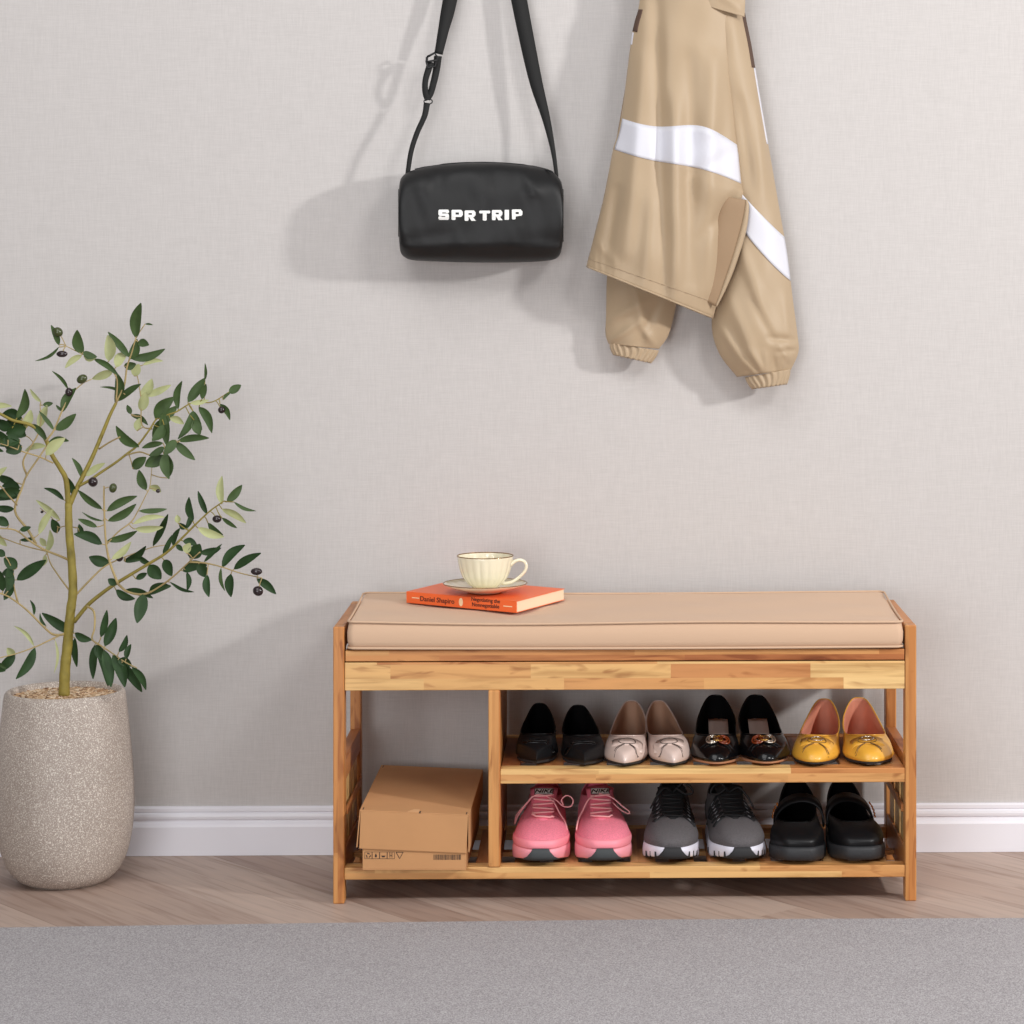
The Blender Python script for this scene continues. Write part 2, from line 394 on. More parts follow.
def smin(a, b, k=.004):
    h = clamp(.5+.5*(b-a)/k); return b*(1-h)+a*h-k*h*(1-h)
def bplane(x, y):
    d = V(x-A.x, y-A.y, 0); a_, b_ = d.dot(uu), d.dot(vv)
    o_ = max(0, -a_, a_-BL, -b_, b_-BW)
    return zb + .026*(y-A.y) - .0024 + o_*.4
def ctop(x, y): 
    return smin(bplane(x, y), .4805 + .0125*clamp((y-cy0)/(cy1-cy0))**2) + .0018*math.sin(x*9+.5)*(1-clamp((y-cy0)/.3)) - .0016*math.cos(x*5.2)
def cbot(x): return .4345 - .0008 + .0016*abs(x/.48)**2
b = MB(); rings = []
levels = [('b', .012, 0), ('b', .002, 0), ('s', -.0015, .3), ('s', -.002, .6), ('s', 0.0005, .9), ('s', .003, 1.0)]
for kind, ins, t in levels:
    rr = []
    for x, y in rrect(cx0+ins, cx1-ins, cy0+ins, cy1-ins, .012):
        z = cbot(x) if kind == 'b' else lerp(cbot(x), ctop(x, y), t)
        rr.append((x, y, z))
    rings.append(rr)
for ins in [.006]+[.012+.0068*k for k in range(20)]+[.148]:
    h = .0008*(1-(1-min(1, ins/.147))**2.2)
    rr = []
    for x, y in rrect(cx0+ins, cx1-ins, cy0+ins, cy1-ins, max(.0012, .012-ins*.07)):
        wr = .0009*math.sin(x*37+y*60)*math.sin(x*11) + .0008*math.sin(x*19-y*45)
        if ins > .1475: y = (cy0+cy1)/2; x = round(x, 4)
        rr.append((x, y, min(ctop(x, y)+h+wr, bplane(x, y))))
    rings.append(rr)
b.loft(rings, cap0=True)
b.build('pad', M_cush, cush, weld=True)
for nm, zf, ins in (('top', lambda x, y: min(ctop(x, y)+.0004, bplane(x, y)-.0004), -.0002), ('bot', lambda x, y: cbot(x)+.0028, -.0003)):
    b = MB(); pp = [(x, y, zf(x, y)) for x, y in rrect(cx0+ins, cx1-ins, cy0+ins, cy1-ins, .012)]
    b.tube(pp+[pp[0]], .0021, n=8, caps=False); b.build('piping', M_pipe, cush)

# ------------------------------------------------------------------ book, saucer, cup
Mb = Matrix(((uu.x, vv.x, 0, A.x), (uu.y, vv.y, 0, A.y), (0, 0, 1, zb), (0, 0, 0, 1)))
Mb = Matrix.Translation((A.x, A.y, zb)) @ Matrix.Rotation(R(1.5), 4, 'X') @ Matrix.Translation((-A.x, -A.y, -zb)) @ Mb
book = thing('book', 'orange paperback book lying on the beige bench cushion under a saucer', 'book', tuple(Mb @ V(.11, .08, 0)))
b = MB()
b.box(0, BL, 0, BW, 0, .0009, M=Mb); b.box(0, BL, 0, BW, BT-.0009, BT, M=Mb); b.box(0, BL, 0, .0012, .0009, BT-.0009, M=Mb)
b.build('cover', M_orange, book, smooth=False, bevel=.0003)
b = MB(); b.box(.0015, BL-.0015, .0014, BW-.002, .001, BT-.001, M=Mb); b.build('page_block', M_page, book, smooth=False)
def spine_M(xc, zc): # text plane: text x -> -u (to the right seen from the front), text y -> z, normal -> -v
    T = Matrix(((-1, 0, 0, xc), (0, 0, -1, -.0003), (0, 1, 0, zc), (0, 0, 0, 1))); return Mb @ T
text_obj('spine_text', 'Daniel Shapiro', M_ink, book, spine_M(.166, BT*.47), .0122, bold=.0001, sx=1.02)
text_obj('spine_text', 'Negotiating the\nNonnegotiable', M_ink, book, spine_M(.064, BT*.62), .0094, bold=.0001, sx=1.02)
b = MB(); Me = spine_M(.1155, BT*.5)
pts = [Me @ V(.0042*math.cos(t), .0075*math.sin(t), 0) for t in [2*PI*k/20 for k in range(20)]]
b.loft([pts, [p+vv*-.0003 for p in pts]], cap0=True, cap1=True)
b.build('publisher_emblem', M_inkw, book, smooth=False)
b = MB()
for xc, w_ in ((.212, .016), (.018, .018)):
    Mq = spine_M(xc, BT*.5); b.box(-w_/2, w_/2, -.0008, .0008, -.0001, .0002, M=Mq)
    b.build('spine_mark', M_inkw, book, smooth=False); b = MB()
SC = P(485.2, 583, .185); zs = zb+.026*(SC.y-A.y)+BT+.0008
sau = thing('saucer', 'cream porcelain saucer with a gold rim lying on the orange book', 'saucer', (SC.x, SC.y, zs))
b = MB()
def scal(n, amp): return lambda a, r, z: 1+amp*(abs(math.cos(a*n/2))-.5)*(1 if r > .03 else 0)
b.lathe([(.0001, .003), (.024, .003), (.026, .0), (.03, 0), (.034, .0025), (.055, .0075), (.0745, .0155), (.0748, .0163), (.0735, .0168), (.054, .0095), (.034, .0055), (.0001, .0052)], SC.x, SC.y, 96, fn=scal(20, .012))
for p in b.v: p.z += zs
b.build('dish', M_porc, sau)
b = MB(); sc_ = scal(20, .012)
b.tube([(SC.x+.0744*sc_(a, 1, 0)*math.cos(a), SC.y+.0744*sc_(a, 1, 0)*math.sin(a), zs+.0167) for a in [2*PI*k/96 for k in range(97)]], .0008, n=6, caps=False)
b.build('gold_rim', M_gold, sau)
zc = zs+.0058
cup = thing('teacup', 'cream fluted porcelain teacup with handle standing on the saucer', 'cup', (SC.x, SC.y, zc))
b = MB(); fl = lambda a, r, z: 1+.035*(abs(math.cos(a*10))-.6)*math.sin(PI*clamp(z/.058))**.5 if z < .0575 else 1
prof = [(.0001, .003), (.018, .003), (.0185, 0), (.022, 0), (.023, .004), (.031, .010), (.040, .022), (.0455, .036), (.0485, .050), (.0502, .0595), (.0496, .060), (.0478, .050), (.0445, .036), (.039, .022), (.029, .011), (.0001, .008)]
pp = []
for i in range(len(prof)-1):
    for k in range(3): pp.append((lerp(prof[i][0], prof[i+1][0], k/3), lerp(prof[i][1], prof[i+1][1], k/3)))
pp.append(prof[-1])
b.lathe(pp, SC.x, SC.y, 160, fn=fl)
for p in b.v: p.z += zc
b.build('bowl', M_porc, cup)
b = MB(); b.tube([(SC.x+.0499*math.cos(a), SC.y+.0499*math.sin(a), zc+.0598) for a in [2*PI*k/64 for k in range(65)]], .0009, n=6, caps=False)
b.build('gold_rim', M_gold, cup)
b = MB(); hp = [V(.0455, 0, .044), V(.053, 0, .050), V(.062, 0, .053), V(.071, 0, .050), V(.0745, 0, .042), V(.071, 0, .032), V(.061, 0, .022), V(.049, 0, .014), V(.037, 0, .011), V(.031, 0, .012)]
hh = [cr(hp, k/40) for k in range(41)]
Mh = Matrix.Translation((SC.x, SC.y, zc)) @ Matrix.Rotation(R(-8), 4, 'Z')
b.tube([Mh @ p for p in hh], [.0028+.0012*abs(k/20-1)**3 for k in range(41)], n=8); b.build('handle', M_porc, cup)

# ------------------------------------------------------------------ shoe box
BX = P(414, 850, 0)
sb = thing('shoe_box', 'brown cardboard shoe box with printed icons on the bottom shelf', 'box', (BX.x, .16, .0614))
Ms = Matrix.Translation((P(413.5, 860, 0).x+.0060, .148, .0618)) @ Matrix.Rotation(R(-1.2), 4, 'Z')
b = MB(); hw, hd = .0880, .166; t = .0018
b.box(-hw, hw, -hd, hd, 0, t, M=Ms)
b.box(-hw, hw, -hd, -hd+t, t, .085, M=Ms); b.box(-hw, hw, hd-t, hd, t, .085, M=Ms)
b.box(-hw, -hw+t, -hd+t, hd-t, t, .085, M=Ms); b.box(hw-t, hw, -hd+t, hd-t, t, .085, M=Ms)
b.build('box_base', M_card, sb, smooth=False, bevel=.0005)
Ml = Ms @ Matrix.Translation((.001, .001, .1040)) @ Matrix.Rotation(R(2.5), 4, 'Y') @ Matrix.Rotation(R(1.6), 4, 'X')
b = MB(); lw, ld = .0935, .1720; H = -.066
b.box(-lw, lw, -ld, ld, -t, 0, M=Ml)
b.box(-lw+.002, lw-.002, -ld, -ld+t, H, -t, M=Ml); b.box(-lw+.002, lw-.002, ld-t, ld, H+.02, -t, M=Ml)
for s_ in (-1, 1):
    x0, x1 = sorted((s_*lw, s_*(lw-t)))
    b.loft([[Ml@V(x, -ld-.0, -t), Ml@V(x+s_*.003, -ld-.002, H+.002), Ml@V(x+s_*.002, ld, H+.02), Ml@V(x, ld, -t)] for x in (x0, x1)], cap0=True, cap1=True)
b.build('box_lid', M_card, sb, smooth=False, bevel=.0006)
# lid notch + corner slots
for bx_ in ((.008, .0105, -ld-.0004, -ld+.010, -.001, .0004), (lw-.006, lw-.0045, -ld+.002, -ld+.018, -.0002, .0003), (-lw+.0045, -lw+.006, -ld+.004, -ld+.02, -.0002, .0003), (-lw+.004, -lw+.0055, ld-.02, ld-.004, -.0002, .0003)):
    b = MB(); b.box(*bx_, M=Ml); b.build('lid_slot', M_inkb, sb, smooth=False)
b = MB(); b.loft([[Ml@V(x, y, z) for x, y in ((-.012, -ld+.004), (.0075, -ld+.003), (.0075, -ld+.022), (-.002, -ld+.022))] for z in (.0, .0004)], cap0=True, cap1=True)
b.build('torn_patch', M_cardin, sb, smooth=False)
# printed icons
def ico(b, x0, x1, z0, z1): b.box(x0, x1, -hd-.0003, -hd+.0002, z0, z1, M=Ms)
b = MB(); zt, zb_, cw = .0306, .0191, .0128; w = .0085; x = -.0845; lt = .0006
for k in range(4):
    xa = x+k*cw
    ico(b, xa, xa+cw, zt, zt+lt); ico(b, xa, xa+cw, zb_, zb_+lt); ico(b, xa, xa+lt, zb_, zt); ico(b, xa+cw-lt, xa+cw, zb_, zt)
def poly(b, pts):
    b.loft([[Ms@V(px_, -hd+yy, pz_) for px_, pz_ in pts] for yy in (-.0003, .0002)], cap0=True, cap1=True)
def xk(k): return x+k*cw+cw/2
for a in (90, 210, 330):   # recycling arrows
    q = lambda r, d: (xk(0)+1.2*r*math.cos(R(a+d)), .0249+1.2*r*math.sin(R(a+d)))
    poly(b, [q(.0022, -50), q(.0036, -45), q(.0036, 10), q(.0043, 12), q(.003, 42), q(.0018, 14), q(.0022, 8)])
poly(b, [(xk(1), .0288), (xk(1)+.0018, .0246), (xk(1)+.0012, .0218), (xk(1)-.0012, .0218), (xk(1)-.0018, .0246)])
poly(b, [(xk(2)-.0035, .0246), (xk(2)-.002, .0218), (xk(2)+.002, .0218), (xk(2)+.0035, .0246)])
for d in (-.0018, .0018): ico(b, xk(3)+d-.0005, xk(3)+d+.0005, .0215, .0305)
ico(b, xk(3)-.0022, xk(3)+.0022, .0244, .0252)
xt = x+4*cw+.0085
for a, b2 in (((xt-.006, .0304), (xt+.006, .0304)), ((xt+.006, .0304), (xt, .0196)), ((xt, .0196), (xt-.006, .0304))):
    d = V(b2[0]-a[0], b2[1]-a[1], 0).normalized()*.0005; nx, nz = -d.y, d.x
    poly(b, [(a[0]+nx, a[1]+nz), (b2[0]+nx, b2[1]+nz), (b2[0]-nx, b2[1]-nz), (a[0]-nx, a[1]-nz)])
b.build('handling_icons', M_inkb, sb, smooth=False)
b = MB(); random.seed(4); xx = .033
while xx < .080:
    w_ = random.choice((.0006, .001, .0015)); ico(b, xx, xx+w_, .0175, .0265); xx += w_+random.choice((.0007, .0011))
b.build('barcode', M_inkb, sb, smooth=False)

# ------------------------------------------------------------------ shoes
NR = 64
def outline(spec):
    """ring of NR points; index 0 = heel back, NR/2 = toe; local: heel at y=0, toe at y=-L"""
    y0, y1, Wt, ph, pt, zt_ = spec['y0'], spec['y1'], spec['w'], spec.get('ph', .75), spec.get('pt', .8), spec['z']
    cxs = spec.get('cx', (0, 0, 0, 0, 0)); s = spec.get('s', 1); out = []
    for i in range(NR):
        ph_ = 2*PI*i/NR; t = (1-math.cos(ph_))/2; sn = math.sin(ph_)
        p = lerp(ph, pt, t*t)
        w = cr(list(Wt), t)*abs(sn)**p*(1 if sn >= 0 else -1)
        out.append(V(s*cr(list(cxs), t)+w, lerp(y0, y1, t), cr(list(zt_), t)))
    return out
def upper_rings(specs, sub=4):
    keys = [outline(sp) for sp in specs]; n = len(keys)-1; res = []
    for k in range(n*sub+1):
        t = k/(n*sub); res.append([cr([kk[i] for kk in keys], t) for i in range(NR)])
    return res
def xf(root_loc, rot, pts_rings):
    M_ = Matrix.Translation(root_loc) @ Matrix.Rotation(rot, 4, 'Z'); return M_
class Shoe:
    def __init__(s, name, label, toe, heel, z, Yt, Yh, group=None):
        """toe/heel: pixel x of the toe tip and heel back; Yt/Yh their depths"""
        a, h = P(toe, 800, Yt), P(heel, 800, Yh)
        d = V(a.x-h.x, a.y-h.y, 0); s.L = d.length
        ang = math.atan2(d.x, -d.y)
        s.M = Matrix.Translation((h.x, h.y, z)) @ Matrix.Rotation(ang, 4, 'Z')
        s.root = thing(name, label, 'shoe', (h.x*.5+a.x*.5, h.y*.5+a.y*.5, z), group)
    def put(s, mb, name, mats, parent=None, **k):
        for p in mb.v: p.xyz = s.M @ p
        return mb.build(name, mats, parent or s.root, **k)
    def surf(s, rings): s.pts = [p for r in rings for p in r]
    def zat(s, x, y):
        bd = sorted(((p.x-x)**2+(p.y-y)**2, p.z) for p in s.pts if p.z > .012)[:4]
        w = [1/(d+1e-7) for d, _ in bd]; return sum(a*q[1] for a, q in zip(w, bd))/sum(w)
    def lay(s, x, y, h=.0008): return V(x, y, s.zat(x, y)+h)

def sole_mesh(sp, z0, z1, toe_spring=.0, extra=None):
    b = MB(); r0 = [V(p.x*.96, p.y*.985-.002, 0) for p in outline(dict(sp, z=(0,)*5))]
    def zz(p, L_, z): t = -p.y/L_; return z + toe_spring*sstep(.78, 1.0, t)
    L_ = -sp['y1']
    rings = [[V(p.x, p.y, zz(p, L_, z0)) for p in r0]]
    full = outline(dict(sp, z=(0,)*5))
    rings.append([V(p.x, p.y, zz(p, L_, z0+.0015)) for p in full]); rings.append([V(p.x, p.y, zz(p, L_, z1-.001)) for p in full])
    rings.append([V(p.x*.97, p.y*.99-.0015, zz(p, L_, z1)) for p in full])
    b.loft(rings, cap0=True, cap1=True); return b

def flat_shoe(name, label, toe, heel, z, Yt, Yh, W, mats, style, side, group, hh=.060, thr=.68, heelb=.0, tw=1.0):
    s = Shoe(name, label, toe, heel, z, Yt, Yh, group); L_ = s.L
    up_, lin, ins, sol = mats
    pt = {'point': 1.9, 'almond': 1.3, 'round': .8}[style]
    cxs = (0, .001*side, -.002*side, -.004*side, -.003*side)
    base = dict(y0=0, y1=-L_, w=(W*.72, W*.74, W*.90, W*1.12, W*.9), ph=.6, pt=pt, cx=cxs)
    ts = .005
    st = dict(base, y0=.0, y1=-L_*.995)
    b = sole_mesh(st, 0.0+ts*0, .0055, ts)
    s.put(b, 'outsole', sol, smooth=False)
    # low heel block
    if heelb:
        pass
    zz = .0045
    sp = [dict(base, z=(zz, zz, zz, zz+.001, zz+ts)),
          dict(base, y0=.002, y1=-L_*1.0, w=(W*.77, W*.82, W*.97, W*1.20, W*.95), z=(.014, .012, .011, .012, .010+ts)),
          dict(base, y0=.003, y1=-L_*.965, w=(W*.77, W*.82, W*.94, W*1.12, W*.95), pt=max(.85, pt*.8), z=(.032, .026, .022, .023, .020+ts)),
          dict(base, y0=.000, y1=-L_*.88, w=(W*.68, W*.77, W*.90, W*1.04, W*.98), pt=.74, z=(.050, .038, .030, .030, .0270+ts)),
          dict(base, y0=-.004, y1=-L_*thr, w=(W*.55*tw, W*.72*tw, W*.88, W*.92, W*.84), pt=.62, z=(hh+.007, .052, .038, .036, .0425), cx=tuple(q*.6 for q in cxs))]
    rings = upper_rings(sp, 5); s.surf(rings)
    b = MB(); b.loft(rings); s.put(b, 'upper', [up_, lin], solid=.0016, soff=-1, smat=1)
    # topline binding
    b = MB(); tl = rings[-1]; b.tube(tl+[tl[0]], .0011, n=6, caps=False); s.put(b, 'topline_binding', up_ if style != 'almond' else mats[0])
    # insole
    b = MB(); io = outline(dict(base, y0=-.005, y1=-L_*.93, w=(W*.62, W*.66, W*.80, W*1.0, W*.8), z=(.0085, .0078, .007, .007, .009)))
    b.loft([io, [p+V(0, 0, -.0018) for p in io]], cap0=True, cap1=True); s.put(b, 'insole', ins, smooth=False)
    return s, rings

M_blk = plain('black_leather', c(17,17,19), .42, bump=.1, bscale=150, spec=.28)
M_blkpat = plain('black_patent', c(10,10,12), .2, coat=.3, spec=.25)
M_blksuede = plain('black_lining', c(14,13,14), .95, spec=.1)
M_sole_d = plain('dark_rubber', c(40,36,36), .8)
M_sole_tan = plain('tan_sole', c(176,124,92), .7)
M_beige = plain('beige_leather', c(214,192,182), .3, coat=.2)
M_taupe = plain('taupe_leather', c(200,160,140), .5)
M_brownin = plain('brown_lining', c(186,146,120), .7)
M_yel = plain('mustard_leather', c(226,168,62), .35, coat=.15)
M_yellin = plain('rose_brown_lining', c(214,142,116), .6)
M_grin = plain('grey_insole', c(172,156,148), .8)
M_rhine = plain('rhinestone', c(225,215,200), .1, metal=.9)
M_red = plain('amber_stone', c(120,50,22), .15, coat=.5)

ZU, ZL = .2289, .0616
g1 = 'flat shoes on the middle shelf'
# pair 1 : black pointed
W0 = .037
s, rg = flat_shoe('pointed_flat', 'black pointed leather flat nearest the divider on the middle shelf', 538.5, 539.5, ZU, .022, .262, .0345, (M_blk, M_blksuede, M_blksuede, M_sole_d), 'point', 1, 'black pointed flats', .062)
s2, rg2 = flat_shoe('pointed_flat', 'black pointed leather flat between its mate and the beige pair', 583.0, 578.0, ZU, .006, .252, .0360, (M_blk, M_blksuede, M_blksuede, M_sole_d), 'point', -1, 'black pointed flats', .060)
for q in (s, s2):     # strap with keeper over the vamp
    L_ = q.L; y = -L_*.765
    b = MB(); rows = []
    for k in range(17):
        x = lerp(-.031, .031, k/16); dy = .006*(1-abs(x/.031)**2)
        p1 = q.lay(x, y-dy, .0012); p2 = q.lay(x, y-dy-.011, .0012); rows.append([p1, p2, p2+V(0, 0, -.0015), p1+V(0, 0, -.0015)])
    b.loft(rows, cap0=True, cap1=True); q.put(b, 'vamp_strap', M_blkpat)
    b = MB(); fr_ = [V(-.014, y-.005, 0), V(.014, y-.005, 0), V(.014, y-.0125, 0), V(-.014, y-.0125, 0), V(-.014, y-.005, 0)]
    b.tube([q.lay(p.x, p.y, .003) for p in fr_], .0007, n=6); q.put(b, 'buckle', M_plast)
# pair 2 : beige
def bow(q, yc, mat_line, mat_fill, w=.027, eye=True):
    ey = .0115
    b = MB(); rows = []
    for k in range(21):
        x = lerp(-w*1.12, w*1.12, k/20); hgt = .025
        y_ = yc + .0035*(abs(x)/w)**2
        p1 = q.lay(x, y_+hgt*.55, .0012); p2 = q.lay(x, y_-hgt*.55, .0012); rows.append([p1, p2, p2+V(0, 0, -.0014), p1+V(0, 0, -.0014)])
    b.loft(rows, cap0=True, cap1=True)
    q.put(b, 'vamp_band', mat_fill)
    b = MB()
    e = [q.lay(w*.62*math.cos(t), yc+ey*math.sin(t), .002) for t in [2*PI*k/32 for k in range(33)]]
    b.tube(e, .00065, n=6, caps=False)
    for sx in (-1, 1):
        for off in (0, .0045):
            b.tube([q.lay(sx*lerp(w*.15, w*.88, k/8), yc-.0115-off*.3-.014*(k/8)**1.3-off*(k/8), .0012) for k in range(9)], .0006, n=5)
    q.put(b, 'bow', mat_line)
M_bowline = plain('dark_bow_edge', c(88,74,68), .5)
s3, r3 = flat_shoe('bow_loafer_flat', 'beige flat with a bow, the one beside the black pointed pair', 626.0, 631.5, ZU, .002, .262, .0350, (M_beige, M_brownin, M_brownin, M_sole_d), 'almond', 1, 'beige bow flats', .066, .70, tw=1.12)
s4, r4 = flat_shoe('bow_loafer_flat', 'beige flat with a bow, the one beside the black gold-buckled pair', 672.0, 658.0, ZU, .002, .262, .0335, (M_beige, M_brownin, M_brownin, M_sole_d), 'almond', -1, 'beige bow flats', .066, .70, tw=1.12)
for q in (s3, s4): bow(q, -q.L*.80, M_bowline, M_beige, .024)
# pair 3 : black with gold rings
s5, r5 = flat_shoe('ballet_flat', 'black ballet flat with gold ring ornament, next to the beige pair', 718.5, 715.5, ZU, .010, .278, .0400, (M_blkpat, M_blksuede, M_blksuede, M_sole_tan), 'round', 1, 'black ballet flats with gold ornament', .073, .72, tw=1.2)
s6, r6 = flat_shoe('ballet_flat', 'black ballet flat with gold ring ornament, next to the mustard pair', 765.5, 755.5, ZU, .012, .278, .0405, (M_blkpat, M_blksuede, M_blksuede, M_sole_tan), 'round', -1, 'black ballet flats with gold ornament', .073, .72, tw=1.2)
for q, sd in ((s5, 1), (s6, -1)):
    yc = -q.L*.815
    for i, x in enumerate((-.0100*sd, .0100*sd)):
        b = MB()
        for r_ in (.0086, .0050):
            b.tube([q.lay(x+r_*1.15*math.cos(t), yc+1.7*r_*math.sin(t), .0035) for t in [2*PI*k/20 for k in range(21)]], .0018, n=6, caps=False)
        q.put(b, 'ring_ornament', M_rhine if i == 0 else M_red)
    b = MB(); 
    for x in (-.0025*sd, .0025*sd): b.tube([q.lay(x+.0055*math.cos(t)*1.1, yc+.009*math.sin(t), .005) for t in [2*PI*k/20 for k in range(21)]], .001, n=6, caps=False)
    q.put(b, 'gold_link', M_goldb)
    b = MB()
    for sx in (-1, 1):
        b.tube([q.lay(sx*lerp(.004, .03, k/8), yc-.004-.009*(k/8), .0014) for k in range(9)], [.0022-.0012*k/8 for k in range(9)], n=6, flat=.5)
        b.tube([q.lay(sx*lerp(.004, .024, k/8), yc-.009-.013*(k/8), .0014) for k in range(9)], [.0022-.0012*k/8 for k in range(9)], n=6, flat=.5)
    q.put(b, 'bow', M_blkpat)
    # pale label inside
    b = MB(); rows = []
    for y in (-.40, -.45, -.50, -.56, -.62, -.66): zz_ = .0555-(-y-.40)*.078; rows.append([V(-.018+.003*sd+.004*abs(y+.53), q.L*y, zz_-.001), V(-.007+.003*sd, q.L*y, zz_), V(.006+.003*sd, q.L*y, zz_), V(.017+.003*sd-.004*abs(y+.53), q.L*y, zz_-.001)])
    b.loft(rows, closed=False); q.put(b, 'insole_pad', M_grin, solid=.0015, soff=-1)
# pair 4 : mustard
s7, r7 = flat_shoe('bow_ballet_flat', 'mustard yellow ballet flat with a bow, beside the black ballet pair', 815.0, 824.5, ZU, .004, .262, .0375, (M_yel, M_yellin, M_yellin, M_sole_d), 'round', 1, 'mustard yellow ballet flats', .068, .72, tw=1.1)
s8, r8 = flat_shoe('bow_ballet_flat', 'mustard yellow ballet flat with a bow, nearest the bench end', 869.5, 858.5, ZU, .006, .262, .0400, (M_yel, M_yellin, M_yellin, M_sole_d), 'round', -1, 'mustard yellow ballet flats', .070, .72, tw=1.12)
M_bowy = plain('dark_mustard_edge', c(120,84,40), .5)
for q in (s7, s8):
    bow(q, -q.L*.805, M_bowy, M_yel, .026)
    b = MB(); b.tube([q.lay(.0105*math.cos(t), -q.L*.80+.0075*math.sin(t), .0035) for t in [2*PI*k/24 for k in range(25)]], .0011, n=6, caps=False); q.put(b, 'gold_ring', M_rhine)

# ---- sneakers
def sneaker(name, label, toe, heel, Yt, Yh, W, side, group, pal, tongue_label=None, ridges=False, high=.0):
    s = Shoe(name, label, toe, heel, ZL, Yt, Yh, group); L_ = s.L
    cxs = (0, .001*side, -.001*side, -.005*side, -.004*side)
    base = dict(y0=0, y1=-L_, w=(W*.80, W*.76, W*.86, W*1.12, W*1.02), ph=.55, pt=.62, cx=cxs)
    TS = .010
    ms = .026
    # midsole
    full = outline(dict(base, z=(0,)*5)); b = MB(); rings = []
    for k, (z, sc) in enumerate(((.0022, .965), (.005, .99), (.014, 1.0), (ms-.004, .995), (ms, .97), (ms+.001, .93))):
        rr = []
        for i, p in enumerate(full):
            t = -p.y/L_; wv = .0
            if ridges and k in (0, 1, 2): wv = .0016*(1 if (i//2) % 2 else -1)*(1-k*.3)
            zz = z + TS*sstep(.72, 1, t)*(1 if z < .02 else .45) + (.006*sstep(.45, 0, t) if z > .02 else 0)
            rr.append(V(p.x*sc + (wv if p.x > 0 else -wv), (p.y+L_/2)*sc-L_/2, zz))
        rings.append(rr)
    b.loft(rings, cap0=True, cap1=True); mid = s.put(b, 'midsole', pal['mid'])
    # outsole
    b = MB(); rings = []
    for z, sc in ((0, .90), (.0012, .945), (.0034, .965)):
        rings.append([V(p.x*sc, (p.y+L_/2)*sc-L_/2, z+TS*sstep(.74, 1, -p.y/L_)) for p in full])
    b.loft(rings, cap0=True, cap1=True); s.put(b, 'outsole', pal['out'])
    if ridges:
        for i in list(range(NR//2-13, NR//2-3, 2))+list(range(NR//2+4, NR//2+14, 2))+list(range(4, 16, 2))+list(range(NR-16, NR-4, 2)):
            p = full[i]; q_ = full[(i+1) % NR]; d = (q_-p).normalized(); nn = V(d.y, -d.x, 0)
            cp = (p+q_)*.5; zt_ = TS*sstep(.72, 1, -cp.y/L_)
            if (cp-V(0, -L_/2, 0)).dot(nn) < 0: nn = -nn
            Mt = Matrix(((d.x, nn.x, 0, cp.x), (d.y, nn.y, 0, cp.y), (0, 0, 1, zt_), (0, 0, 0, 1)))
            b = MB(); b.box(-.0013, .0013, -.004, .0006, .003, .0125, M=Mt); s.put(b, 'sole_groove', pal['out'], smooth=False)
    # toe wrap of dark rubber
    b = MB(); rows = []
    for z, hw_, sc in ((.002, 5.0, 1.004), (.008, 2.9, 1.016), (.014, 2.0, 1.018), (.021, 1.7, 1.012), (.0265, 1.3, 1.0)):
        row = []
        for k in range(13):
            f = NR/2 + hw_*(k/6-1); i0 = int(math.floor(f)); fr_ = f-i0
            p = full[i0 % NR].lerp(full[(i0+1) % NR], fr_)
            row.append(V(p.x*sc, (p.y+L_/2)*sc-L_/2, z+TS*sstep(.72, 1, -p.y/L_)*(1 if z < .02 else .5)))
        rows.append(row)
    b.loft(rows, closed=False); s.put(b, 'toe_rubber', pal['out'], solid=.002, soff=0)
    z0 = ms-.003
    sp = [dict(base, w=tuple(q*.93 for q in base['w']), y0=-.004, y1=-L_*.985, z=(z0+.006, z0+.003, z0, z0, z0+TS*.45)),
          dict(base, w=tuple(q*.97 for q in base['w']), y0=-.001, y1=-L_*.985, z=(.045, .04, .036, .036, .036+TS*.4)),
          dict(base, w=(W*.78, W*.76, W*.80, W*1.00, W*.96), y0=-.002, y1=-L_*.93, z=(.058, .052, .048, .048, .050)),
          dict(base, w=(W*.70, W*.72, W*.72, W*.86, W*.88), y0=-.004, y1=-L_*.80, pt=.7, z=(.074, .062, .058, .060, .061)),
          dict(base, w=(W*.60, W*.66, W*.64, W*.62, W*.60), y0=-.002, y1=-L_*.62, pt=.7, z=(.090, .072, .070, .072, .075+high)),
          dict(base, w=(W*.52, W*.60, W*.58, W*.50, W*.46), y0=-.006, y1=-L_*.45, pt=.7, z=(.098, .082, .082, .086, .089+high))]
    rings = upper_rings(sp, 5); s.surf(rings)
    b = MB(); b.loft(rings); s.put(b, 'upper', [pal['up'], pal['lin']], solid=.0025, soff=-1, smat=1)
    # heel cap & side overlays on the lower band
    b = MB(); n0 = 3
    for lo, hi in ((NR-9, NR+10),):
        b.loft([[rings[r][i % NR]*1.0 + V((rings[r][i % NR].x)*.03, .0012, 0) for i in range(lo, hi)] for r in range(2, 15)], closed=False)
    s.put(b, 'heel_counter', pal['over'], solid=.001, soff=0)
    # toe overlay
    b = MB(); b.loft([[V(rings[r][i].x*1.012, (rings[r][i].y+L_*.6)*1.012-L_*.6, rings[r][i].z+.0006) for i in range(NR//2-13, NR//2+14)] for r in range(1, 8)], closed=False)
    if not ridges: s.put(b, 'toe_overlay', pal['over'], solid=.0008, soff=0)
    # tongue
    b = MB(); rows = []
    tz = .100+high
    for k in range(11):
        t = k/10; y = lerp(-L_*.74, -L_*.40, t); wd = lerp(.014, .024, t)
        row = []
        for j in range(9):
            x = lerp(-wd, wd, j/8); base_z = lerp(.0635, .106+high, t)
            row.append(V(x-.002*side, y+.003*(x/wd)**2*t, base_z - .006*(x/wd)**2))
        rows.append(row)
    b.loft(rows, closed=False); ton = s.put(b, 'tongue', pal['tongue'], solid=.005, soff=0)
